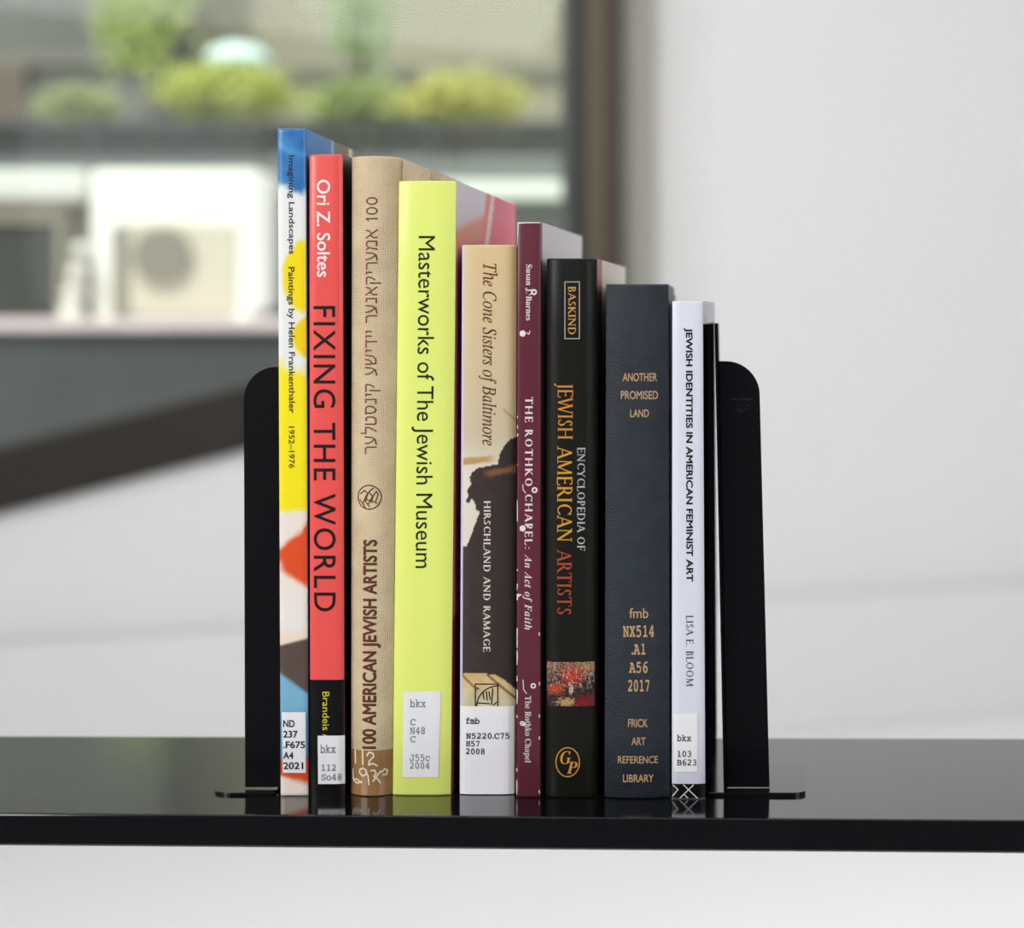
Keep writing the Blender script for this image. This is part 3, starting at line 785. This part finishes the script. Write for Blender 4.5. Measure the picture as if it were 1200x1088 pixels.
B1.labtext(L, [('ND', 332, 345.5, 844, 852.3), ('237', 332, 349, 856.6, 864.6), ('.F675', 332, 357.6, 869, 877), ('A4', 332, 344, 881.6, 889.6), ('2021', 332, 355.5, 893.6, 901.6)], (18, 18, 20), 0.02, 'sans')

# ---- 2 coral red and black
B2 = Book('hardcover_book', 'coral red and black book with large black capitals on its spine', 934, 363, 403, 181, 362, 401, 0.2, None, 0.0012, 6)
def paint2(px, py): return (238, 84, 80) if py < 797 else (16, 16, 18)
black_cov = mat('black_jacket', (11, 12, 14), rough=0.36, spec=0.25)
hard(B2, black_cov, mat('coral_red_jacket', (240, 86, 82), rough=0.34, coat=0.2), jacket=True, nu=18, nv=6)
def band(bk, x0b, x1b, y0, y1, m, name, lift=0.00006, label=None):
    """printed area wrapped over the whole spine between two rows"""
    n = 16; vs, fs = [], []
    for k, py in enumerate((y1, y0)):
        z = (bk.yb - py) * bk.mp
        for i in range(n + 1):
            u = 0.5 - 0.5 * math.cos(math.pi * i / n); p_ = bk.map(u, bk.prof(u) - lift, z)
            if i == 0: p_.x -= lift
            if i == n: p_.x += lift
            vs.append(p_)
    for i in range(n): fs.append((i, i + 1, n + 2 + i, n + 1 + i))
    o = build(name, vs, fs, m, bk.root, True, fix=False)
    if label: o['label'] = label
    return o
band(B2, 0, 1, 797, 934.0, black_cov, 'black_band', label='black lower band of the spine')
B2.text('Ori Z. Soltes', 'sans', 210.6, 325, 371.5, 387, 'cw', (250, 240, 238), 'author_lettering', bold=0.014)
B2.text('FIXING THE WORLD', 'sans', 358.8, 716.8, 367.6, 393.0, 'cw', K, spacing=1.15, bold=0.004)
B2.text('Brandeis /', 'sans', 811, 864, 378, 386, 'cw', (222, 206, 40), 'publisher_lettering')
L = B2.sticker(372.3, 403.6, 862.5, 919, tilt=(0.6, 0.3))
B2.labtext(L, [('bkx', 375.5, 393.5, 874, 882.6), ('112', 377, 393.5, 896.6, 903.4), ('So48', 377, 400, 907.6, 914.6)], (110, 110, 114), 0.006)

# ---- 3 beige cloth
cloth = cloth_mat()
B3 = Book('hardcover_book', 'beige woven cloth book with brown Hebrew lettering', 934, 408.7, 460, 183.5, 409.8, 466.8, 0.22, 545, 0.0055, 2.2)
hard(B3, cloth, cloth, pages=paper_c, nu=24, nv=10, cap_wave=0.0004, edge=0.0012)
BR = (92, 52, 30)
B3.text('רעלטסניק עשידיי רענאקירעמא 100', 'heb', 231, 532.5, 441.6, 428.4, 'ccw', (112, 70, 44), 'hebrew_title_lettering', bold=0.0, spacing=1.1)
B3.text('100 AMERICAN JEWISH ARTISTS', 'sans', 632.5, 878, 441.3, 424.8, 'ccw', BR, bold=0.034)
circ = [(432.6 + 14 * math.cos(t * math.pi / 16), 583 + 14 * math.sin(t * math.pi / 16)) for t in range(33)]
B3.strokes([circ, [(422, 579), (427, 575), (431, 579), (428, 588), (433, 594)], [(425, 590), (429, 581), (434, 575), (438, 572)],
            [(431, 592), (436, 583), (441, 576), (443, 580), (440, 588)], [(427, 585), (437, 588), (442, 590)], [(433, 578), (437, 582), (435, 589)],
            [(421, 586), (426, 592), (428, 596)]], 1.3, BR, 'emblem')
tape = mat('clear_varnish_patch', (158, 118, 72), rough=0.25, coat=0.5, noise_amt=0.12, noise_scale=120)
def prow(bk, x0, x1, y0, y1, m, name, lift=0.0001):
    n = 12; vs, fs = [], []
    for py in (y0, y1):
        for i in range(n + 1): vs.append(bk.pix(x0 + (x1 - x0) * i / n, py, lift))
    for i in range(n): fs.append((i, i + 1, n + 2 + i, n + 1 + i))
    return build(name, vs, fs, m, bk.root, True, fix=False)
o = prow(B3, 409.6, 459.4, 880, 932.6, tape, 'varnish_patch'); o['label'] = 'darker varnished patch at the foot of the spine'
CH = (236, 224, 196)
B3.strokes([[(414.8, 881), (415.4, 896)], [(424.6, 880), (425, 897)],
            [(430, 886), (432.5, 882), (437, 883), (438, 887), (433, 892), (432, 897), (437, 895), (442.5, 898)],
            [(411.6, 903), (412.4, 916), (417, 919), (424, 917)], [(413, 915), (418, 914.6), (424, 918)],
            [(421, 903), (425, 900.5), (429, 903), (429, 908), (424.5, 910), (421, 906.5), (421, 903)], [(429, 904), (431.5, 910), (432.5, 920)],
            [(434.5, 903.5), (439, 903), (441, 907), (438, 910), (443, 914), (445.5, 918)], [(437, 916), (441, 911), (446, 904)],
            [(447, 906), (450, 902), (453, 904), (452, 909), (448, 909)]], 1.9, CH, 'handwritten_number', 0.00025)

# ---- 4 lime yellow
B4 = Book('hardcover_book', 'lime yellow hardcover with thin black sans-serif title', 933, 459.6, 527.5, 212, 467, 534, 0.215, 604, 0.0016, 4)
def side4(t, py):
    # jacket front: blocks of pinks and greys (plain abstract stand-in)
    y = py; x = t
    c = (224, 214, 220)
    c = mixc(c, (232, 158, 138), sm(262, 276, y + x * 60))
    c = mixc(c, (240, 142, 138), sm(0.42, 0.44, x + (y - 240) * 0.0012))
    c = mixc(c, (240, 216, 208), sm(0.50, 0.505, x + (y - 240) * 0.0016) * sm(0.57, 0.565, x + (y - 240) * 0.0016))
    c = mixc(c, (232, 122, 134), sm(0.57, 0.58, x + (y - 240) * 0.0012))
    c = mixc(c, (212, 140, 168), sm(0.0, 0.25, nz(x * 9, y, 0.03 * 3, 1)) * sm(0.55, 0.6, x) * 0.8)
    c = mixc(c, (188, 100, 122), sm(300, 312, y) * 0.9)
    c = mixc(c, (150, 28, 46), sm(722, 730, y))
    c = mixc(c, (150, 82, 66), sm(850, 880, y))
    return c
lime = mat('lime_yellow_jacket', (232, 245, 124), rough=0.4, coat=0.15)
hard(B4, lime, lime, jacket=True, front=side4, frontn=(70, 140), frontm=art_side, nu=22, nv=8)
B4.text('Masterworks of The Jewish Museum', 'sans', 276.7, 666, 488.9, 507.9, 'cw', (26, 28, 18), bold=0.0)
L = B4.sticker(472.6, 516.6, 811, 911, tilt=(-0.8, -3))
B4.labtext(L, [('bkx', 480.5, 499, 820.8, 829), ('C', 481, 487, 843, 850), ('N48', 480.5, 498, 852.8, 860.4), ('C', 481, 487, 863, 870), ('J55c', 480.5, 503.6, 884.6, 892), ('2004', 480.5, 503.2, 894, 901)], (120, 120, 124), 0.004)

# ---- 5 cream and brown jacket
B5 = Book('hardcover_book', 'cream and dark brown jacketed book with italic title and broad white foot label', 932, 538, 603.2, 287, 541, 605, 0.19, 658, 0.0016, 5)
def poly_in(x, y, poly):
    c = False; n = len(poly)
    for i in range(n):
        x1_, y1_ = poly[i]; x2_, y2_ = poly[i - 1]
        if (y1_ > y) != (y2_ > y) and x < (x2_ - x1_) * (y - y1_) / (y2_ - y1_) + x1_: c = not c
    return c
fig = [(612, 512), (599, 514), (591, 522), (586, 532), (583, 544), (574, 546), (560, 549), (554, 553), (550, 560), (552, 568), (547, 574), (549, 582), (545, 588),
       (550, 590), (552, 584), (556, 588), (558, 598), (562, 600), (560, 606), (554, 622), (547, 640), (541, 656), (530, 670), (530, 791), (560, 789), (580, 791), (592, 798), (603, 808), (612, 815)]
def paint5(px, py):
    n = nz(px, py, 0.06) * 8 + nz(px, py, 0.25, 4) * 3
    c = mixc((222, 196, 148), (206, 190, 160), (py - 290) / 220 + n * 0.02)
    c = mixc(c, (198, 160, 108), sm(592, 606, px) * 0.5)
    c = mixc(c, (226, 218, 206), sm(500, 560, py) * 0.9)
    c = mixc(c, (190, 150, 90), sm(3, 0, abs(py - 541 + (px - 540) * 0.08) - 2 + n * 0.2) * sm(586, 566, px))
    if poly_in(px, py, fig):
        c = mixc((52, 38, 34), (40, 30, 30), sm(560, 600, px)); c = tuple(v_ + n * 0.7 for v_ in c)
        d = abs(py - 552 - (590 - px) * 0.14) - 3
        c = mixc(c, (134, 84, 40), sm(4, -2, d + n * 0.5) * sm(562, 576, px) * 0.9)
    elif py > 780:
        c = mixc((216, 184, 126), (204, 196, 160), sm(790, 826, py)); c = tuple(v_ + n * 2 for v_ in c)
        c = mixc(c, (118, 74, 30), sm(2.2, 0.6, abs(py - 806 - (px - 552) * 0.95 + 4)) * (px < 560))
        c = mixc(c, (104, 66, 26), sm(2.4, 0.6, abs(py - 797 - (px - 578) * 0.85)) * (px > 570))
    elif py > 640:
        c = (52, 38, 34)
    if py < 520: c = mixc(c, (150, 120, 60), sm(1.6, 0.3, abs(py - 482 - (px - 592) * 0.9)) * (px > 590) * 0.9)
    left = px - (541 + (py - 287) * (-3 / 645))
    if left < 2.6: c = (206, 200, 236)
    return tuple(max(0, min(255, v_)) for v_ in c)
hard(B5, mat('lavender_jacket', (196, 188, 226), rough=0.4), art_matt, jacket=True, frontm=black_cov, nu=64, nv=400, paint=paint5)
B5.text('The Cone Sisters of Baltimore', 'ital', 308.8, 522.4, 565.8, 581.2, 'cw', (98, 52, 24), bold=0.004)
B5.text('HIRSCHLAND AND RAMAGE', 'serif', 587.3, 764.4, 566.8, 574.6, 'cw', (222, 214, 206), 'author_lettering', bold=0.03, spacing=1.12)
arc = [(558.5 + 26 * (1 - math.cos(t * math.pi / 16)), 828 - 24 * math.sin(t * math.pi / 16)) for t in range(9)]
B5.strokes([[(557, 829), (557, 802), (583.4, 802), (583.4, 829)], arc, [(565.5, 811), (567.5, 820)], [(570, 811), (571, 821)], [(573, 811), (574.5, 820)],
            [(577.5, 807), (576, 826)], [(560, 824), (574, 825)], [(578, 827), (582, 823)], [(559, 806), (561, 808)]], 1.35, (18, 14, 10), 'publisher_emblem')
L = B5.sticker(538.8, 602.0, 828, 931, rgb=(240, 239, 245))
B5.labtext(L, [('fmb', 546, 562, 841.8, 848.6), ('N5220.C75', 546, 597, 859.6, 866), ('H57', 546, 562, 868.8, 875), ('2008', 546, 568, 877.8, 884.2)], (36, 36, 40), 0.02)

# ---- 6 maroon paperback
B6 = Book('paperback_book', 'thin maroon paperback with worn white edges and small white ornaments', 935, 605, 633, 260, 606.5, 633.5, 0.195, 682, 0.0004, 8)
maroon = mat('maroon_cover', (98, 38, 52), rough=0.36, noise_amt=0.05, noise_scale=30)
def side6(t, py):
    c = (204, 198, 202) if py < 470 else (198, 192, 196)
    return mixc(c, (90, 36, 48), sm(0.035, 0.03, t))
soft(B6, maroon, maroon, front=side6, frontn=(90, 2), frontm=art_matt, nu=14, nv=6)
WH = (232, 224, 226)
B6.text('Susan J. Barnes', 'bold', 310, 375.6, 616.6, 623.2, 'cw', WH, 'author_lettering', bold=-0.004)
B6.text('THE ROTHKO CHAPEL:', 'serif', 465.4, 643.4, 615.4, 624, 'cw', (232, 220, 222), bold=0.035, spacing=1.25)
B6.text('An Act of Faith', 'bi', 650, 738.5, 615, 623.2, 'cw', (226, 214, 216), 'subtitle_lettering', bold=-0.004, spacing=1.1)
B6.text('The Rothko Chapel', 'bold', 816, 894, 615.4, 622.3, 'cw', (222, 208, 210), 'publisher_lettering', bold=-0.006)
def ring(cx, cy, r, n=12): return [(cx + r * math.cos(2 * math.pi * t / n), cy + r * math.sin(2 * math.pi * t / n)) for t in range(n + 1)]
for ln, wd_ in ((ring(626.5, 574.5, 2.6), 1.9), (ring(625, 804, 2.4), 1.8), (ring(612, 848, 2.0), 1.6), (ring(625.8, 342.5, 2.6), 2.0)):
    B6.strokes([ln], wd_, WH, 'ring_ornament', 0.0002)
for ln in ([(612.6, 568), (613, 574), (616, 578)], [(613, 797), (613.6, 808), (617, 813)], [(617.5, 390), (619.5, 392)], [(621, 388), (620, 392)], [(620, 346), (624, 344)]):
    B6.strokes([ln], 1.0, WH, 'line_ornament', 0.0002)
def blob(cx, cy, r): return [(cx + r * (1 + 0.07 * math.cos(5 * t * math.pi / 12)) * math.cos(t * math.pi / 12), cy + r * (1 + 0.07 * math.cos(5 * t * math.pi / 12)) * math.sin(t * math.pi / 12)) for t in range(24)]
for bx, by, br_ in ((612.5, 391, 3.7), (612.5, 619.5, 3.6), (618.5, 617, 1.4), (614, 849, 2.2)):
    B6.shape([blob(bx, by, br_)], WH, 'flower_ornament', lift=0.00022)
rn = random.Random(4); wear = []
for y0_, y1_ in ((487, 491), (498, 503), (508, 512), (544, 546), (586, 612), (667, 670), (684, 692), (696, 704), (736, 760), (762, 780), (792, 799), (808, 826), (838, 842), (900, 905), (914, 932)):
    xx = 606.5 - (y0_ - 260) * 0.0022
    wear.append([(xx, y0_), (xx + rn.uniform(0.7, 1.5), y0_ + 1), (xx + rn.uniform(1.0, 2.0), (y0_ + y1_) / 2), (xx + rn.uniform(0.7, 1.5), y1_ - 1), (xx, y1_)])
for y0_ in (742, 800, 838, 864, 927):
    wear.append([(631, y0_), (632.6, y0_ - 1), (632.8, y0_ + 4), (631.6, y0_ + 3)])
wear.append([(606.3, 696), (612, 697), (609, 699), (606.3, 701)])
wear.append([(606.4, 260.4), (633.4, 260.4), (633.4, 261.6), (620, 261.9), (606.4, 262.4)])
wear.append([(606.4, 262), (608, 262), (607.4, 275), (606.4, 290)])
B6.shape(wear, (224, 216, 220), 'worn_edges', lift=0.00025)['kind'] = 'stuff'

# ---- 7 black-green encyclopedia
B7 = Book('hardcover_book', 'black hardcover with gold and red capitals and a small square painting', 936, 638.5, 699, 303, 640, 699, 0.2, 733, 0.0035, 5)
greenblack = mat('black_green_jacket', (22, 22, 18), rough=0.4, spec=0.25, noise_amt=0.06, noise_scale=60)
def side7(t, py):
    c = (66, 34, 38)
    c = mixc((178, 120, 116), c, sm(330, 345, py))
    c = mixc(c, mixc((214, 206, 196), (30, 26, 28), sm(430, 480, py)), sm(0.13, 0.16, t))
    return c
hard(B7, greenblack, greenblack, jacket=True, front=side7, frontn=(60, 30), frontm=art_side, nu=24, nv=8)
B7.strokes([[(662, 330.5), (679, 330.5), (679, 397), (662, 397), (662, 330.5)]], 1.2, (168, 166, 160), 'author_frame')
GO = (206, 150, 62)
B7.text('BASKIND', 'serif', 336.4, 392, 666, 674.6, 'cw', (206, 156, 86), 'author_lettering', bold=0.015, spacing=1.05)
B7.text('JEWISH', 'serif', 449.5, 514.8, 654, 671, 'cw', (204, 136, 58), bold=0.0, spacing=1.05)
B7.text('AMERICAN', 'serif', 522.8, 635, 653.2, 670.2, 'cw', (210, 152, 48), bold=0.0, spacing=1.05)
B7.text('ARTISTS', 'serif', 644, 720, 653, 669.4, 'cw', (168, 74, 40), bold=0.0, spacing=1.05)
B7.text('ENCYCLOPEDIA OF', 'serif', 525, 645.7, 676.6, 685.4, 'cw', (178, 182, 180), 'subtitle_lettering', bold=0.02, spacing=1.05)
def blot(px, py):
    """loose flower still life, plain stand-in"""
    x, y = px - 640, py - 776
    a = nz(x, y, 0.28, 1); b_ = nz(x + 4 * a, y, 0.5, 5); c_ = nz(x, y + 5 * a, 0.75, 9)
    c = mixc((70, 48, 50), (34, 30, 30), 0.5 + a * 2)
    c = mixc(c, (178, 120, 96), sm(24, 8, y + a * 12) * (0.55 + b_))
    c = mixc(c, (196, 150, 92), sm(34, 48, x + a * 10) * sm(20, 6, y) * 0.7)
    c = mixc(c, (190, 74, 40), sm(12, 5, math.hypot((x - 11) * 0.9, (y - 32) * 1.3) + b_ * 8))
    c = mixc(c, (196, 52, 34), sm(15, 8, math.hypot(x - 30, (y - 17) * 1.2) + b_ * 14))
    c = mixc(c, (222, 190, 178), sm(5, 2, math.hypot((x - 29) * 1.4, (y - 32) * 0.6) + b_ * 5))
    c = mixc(c, (206, 166, 112), sm(7, 3, math.hypot((x - 24) * 0.5, (y - 47)) + b_ * 7))
    c = mixc(c, (132, 26, 36), sm(32, 38, x + a * 8) * sm(36, 42, y + b_ * 8))
    c = mixc(c, (228, 206, 172), sm(0.24, 0.36, c_) * sm(40, 25, y) * 0.9)
    c = mixc(c, (30, 26, 24), sm(0.2, 0.34, -c_) * 0.8)
    return c
n1, n2 = 64, 64; vs, fs = [], []
for j in range(n2 + 1):
    for i in range(n1 + 1): vs.append(B7.pix(640.5 + 56 * i / n1, 776 + 52 * j / n2, 0.0002))
for j in range(n2):
    for i in range(n1): a = j * (n1 + 1) + i; fs.append((a, a + 1, a + n1 + 2, a + n1 + 1))
o = build('printed_painting', vs, fs, art_gloss, B7.root, True, fix=False)
px_color(o.data, lambda c: blot((c.x + B7.X0) / B7.mp + CX, B7.yb - c.z / B7.mp))
o['label'] = 'small square reproduction of a red and cream painting'
B7.strokes([[(665.3 + 13.8 * math.cos(t * math.pi / 20), 893.5 + 17 * math.sin(t * math.pi / 20)) for t in range(41)]], 1.3, GO, 'publisher_ring')
B7.text('G', 'bi', 656.4, 669, 895.5, 881, 'h', GO, 'publisher_letter')
B7.text('P', 'bi', 664, 677, 907, 893, 'h', GO, 'publisher_letter')

# ---- 8 slate library binding
B8 = Book('hardcover_book', 'thick slate grey library binding with small gold lettering', 937, 708, 785, 333, 710, 783, 0.17, 790, 0.003, 3)
slate = mat('slate_buckram', (38, 45, 53), rough=0.45, spec=0.3, noise_amt=0.4, noise_scale=110, bump=0.55, bump_scale=1200)
hard(B8, slate, slate, nu=24, nv=8, edge=0.0016)
GD = (196, 160, 122)
for t, x0_, x1_, y0_, y1_, kd, bo in (('ANOTHER', 729.7, 769.9, 437.4, 447, 'sans', .012), ('PROMISED', 727.6, 771, 458.4, 468, 'sans', .012), ('LAND', 738.6, 760.4, 480, 489, 'sans', .012),
        ('fmb', 737.5, 759.8, 713, 724.6, 'sans', .006), ('NX514', 729.8, 766.3, 733.9, 746.8, 'mono', .02), ('.A1', 740, 756.6, 755.3, 767.4, 'mono', .02),
        ('A56', 737, 759, 776.6, 788.8, 'mono', .02), ('2017', 736, 761, 797.8, 810.6, 'mono', .02), ('FRICK', 736, 759, 843, 852.5, 'sans', .012),
        ('ART', 740, 756.6, 864.6, 873.6, 'sans', .012), ('REFERENCE', 724, 771, 886.5, 895, 'sans', .012), ('LIBRARY', 730, 766, 908, 917, 'sans', .012)):
    nm = 'title_lettering' if y1_ < 500 else ('call_number_lettering' if y1_ < 820 else 'library_lettering')
    B8.text(t, kd, x0_, x1_, y1_, y0_, 'h', GD, nm, bold=bo, metal=0.0, rough=0.35)
# pink slip behind the slate book's front cover
bm = bmesh.new(); p = P(785.5, 0, B8.Y + 0.14)
p0 = P(784, 400, B8.Y + 0.14); p1 = P(791.5, 346.5, B8.Y + 0.14)
add_box(bm, p0.x, p1.x, -0.0, 0.0012, 0, p1.z)
for v_ in bm.verts: v_.co.x -= p0.x
slip = from_bm('paper_slip', bm, mat('pink_paper', (222, 164, 170), rough=0.7)); slip.location = (p0.x, B8.Y + 0.14, 0)
tag(slip, 'pink paper slip peeking out between the slate book and the white paperback', 'paper')

# ---- 9 pale lavender paperback
B9 = Book('paperback_book', 'pale lavender-white paperback with bold black capitals, rightmost in the row', 937, 787.2, 826.5, 353, 787.8, 823.5, 0.15, 837.5, 0.001, 5)
def side9(t, py): return (214, 212, 216) if py < 380 else (14, 14, 17)
lav = mat('lavender_white_cover', (224, 226, 240), rough=0.42)
B9o = soft(B9, lav, lav, front=side9, frontn=(2, 292), frontm=mat('printed_satin_art', (255, 255, 255), rough=0.9, spec=0.0, attr=True), nu=18, nv=8)
B9.text('JEWISH IDENTITIES IN AMERICAN FEMINIST ART', 'sans', 384.5, 682, 804.0, 811.8, 'cw', (14, 14, 16), bold=0.030)
B9.text('LISA E. BLOOM', 'serif', 721.5, 804.7, 804.2, 812.4, 'cw', (52, 52, 60), 'author_lettering', bold=0.0, spacing=1.08)
L = B9.sticker(789.5, 817.5, 837, 905, rgb=(243, 243, 246))
B9.labtext(L, [('bkx', 793.4, 810, 861.8, 869), ('103', 794, 810, 880.6, 887.2), ('B623', 793.4, 816, 890.6, 897.2)], (44, 44, 48), 0.012)
band(B9, 0, 1, 919, 935.8, black_cov, 'black_band', label='black foot band crossed by white lines')
B9.strokes([[(788.6, 920.5), (794.6, 925.5), (788, 933.5)], [(801, 920), (817.6, 936)], [(812.8, 920), (796.4, 936)], [(802.6, 932), (806, 935.6)]], 1.1, (222, 222, 226), 'white_lines', 0.0003)

# ------------------------------------------------------------------ bookends
def rounded(x0, x1, z0, z1, r, corners, n=10):
    pts = []
    for name, cx, cz, a in (('bl', x0, z0, 180), ('br', x1, z0, 270), ('tr', x1, z1, 0), ('tl', x0, z1, 90)):
        if name in corners:
            ox = cx + (r if 'l' in name else -r); oz = cz + (r if name[0] == 'b' else -r)
            for k in range(n + 1):
                t = math.radians(a + 90 * k / n); pts.append((ox + r * math.cos(t), oz + r * math.sin(t)))
        else: pts.append((cx, cz))
    return pts
def bookend(side, label):
    Yf = 1.012; s_ = Yf / F; t = 0.0018
    root = thing('bookend', label, 'bookend', (0, Yf, 0), 'black metal bookends')
    if side == 'L':
        x0, x1 = (287 - CX) * s_, (327.5 - CX) * s_; ztop = P(0, 430, Yf).z; lean_b, r = -0.0004, 0.0165; cor = ('tl',)
        xp = x1 - t
    else:
        x0, x1 = (852 - CX) * s_, (902 - CX) * s_; ztop = P(0, 423.5, Yf).z; cor = ('tr',); r = 0.0165
        xp = x0 - 0.0008
    root.location.x = x0
    zb_ = t + 0.0004
    def leanx(x, z):
        if side == 'L': return x - (0.0006 * z / 0.2)
        # right bookend leans towards the books
        return x - (9.6 * s_) * z / 0.21 * (1.0 if x < x0 + 0.004 else 1.28)
    bm = bmesh.new()
    pts = rounded(x0, x1, zb_, ztop, r, cor)
    add_prism(bm, pts, 'y', 0, t)
    es = [e for e in bm.edges if abs(e.verts[0].co.y - e.verts[1].co.y) < 1e-6]
    bmesh.ops.bevel(bm, geom=es, offset=0.0003, segments=1, affect='EDGES')
    for v_ in bm.verts: v_.co.x = leanx(v_.co.x, v_.co.z) - x0
    from_bm('front_flange', bm, black_plate, root)
    # upright against the books
    zt_ = P(0, 379, Yf).z if side == 'R' else ztop + 0.004
    bm = bmesh.new()
    dp = 0.03 if side == 'R' else 0.085
    A_ = xp - t / 2 if side == 'R' else xp + t * 0.3
    add_box(bm, A_, A_ + t * 0.95, 0.0003 if side == 'R' else t, dp, 0.0004, zt_ if side == 'R' else ztop - 0.002, 0.0003, 1)
    for v_ in bm.verts: v_.co.x = leanx(min(v_.co.x, x0 + 0.003) if side == 'R' else v_.co.x, v_.co.z) - x0
    from_bm('upright_plate', bm, black_plate, root)
    # foot plate lying on the shelf, mostly outside the row
    if side == 'L': fx0, fx1 = (251 - CX) * s_, x1 - 0.001; cc = ('bl', 'tl')
    else: fx0, fx1 = x0 - 0.0005 , (944 - CX) * s_; cc = ('br', 'tr')
    yfr = -0.0095 if side == 'R' else -0.008; ybk = 0.054
    pts = rounded(fx0, fx1, yfr, ybk, 0.010 if side == 'L' else 0.006, cc)
    bm = bmesh.new()
    add_prism(bm, [(a - x0, c) for a, c in pts], 'z', 0.0002, 0.0002 + (0.0016 if side == 'R' else 0.0012))
    if side == 'L':   # the far corner springs up a little
        pass
    from_bm('foot_plate', bm, mat('worn_black_enamel', (20, 20, 20), rough=0.12, spec=0.55, bump=0.05, bump_scale=500), root)
    if side == 'R':
        bm = bmesh.new(); add_box(bm, -0.0092, -0.0006, -0.0094, -0.0075, 0.0002, 0.0015)
        from_bm('foot_lip', bm, black_plate, root)
    if side == 'R':
        bm = bmesh.new()
        def sc_(px, py, rr): 
            q_ = P(px, py, Yf); return q_.x - x0, q_.z
        rn_ = random.Random(2)
        for k in range(14):
            xx, zz = sc_(850 + rn_.uniform(4, 24), 468 + rn_.uniform(0, 14) * (k > 3), 0)
            l_ = rn_.uniform(0.001, 0.004) if k > 3 else rn_.uniform(0.003, 0.006); hh = 0.00018
            vv_ = [bm.verts.new((xx, -0.00008, zz)), bm.verts.new((xx + l_, -0.00008, zz + rn_.uniform(-.0004, .0004))), bm.verts.new((xx + l_, -0.00008, zz + hh)), bm.verts.new((xx, -0.00008, zz + hh))]
            bm.faces.new(vv_)
        from_bm('scuff_marks', bm, mat('scuffed_steel', (46, 46, 48), rough=0.5), root)
    return root
bookend('L', 'black metal bookend left of the blue and yellow paperback')
bookend('R', 'black metal bookend right of the lavender-white paperback, slightly scuffed')
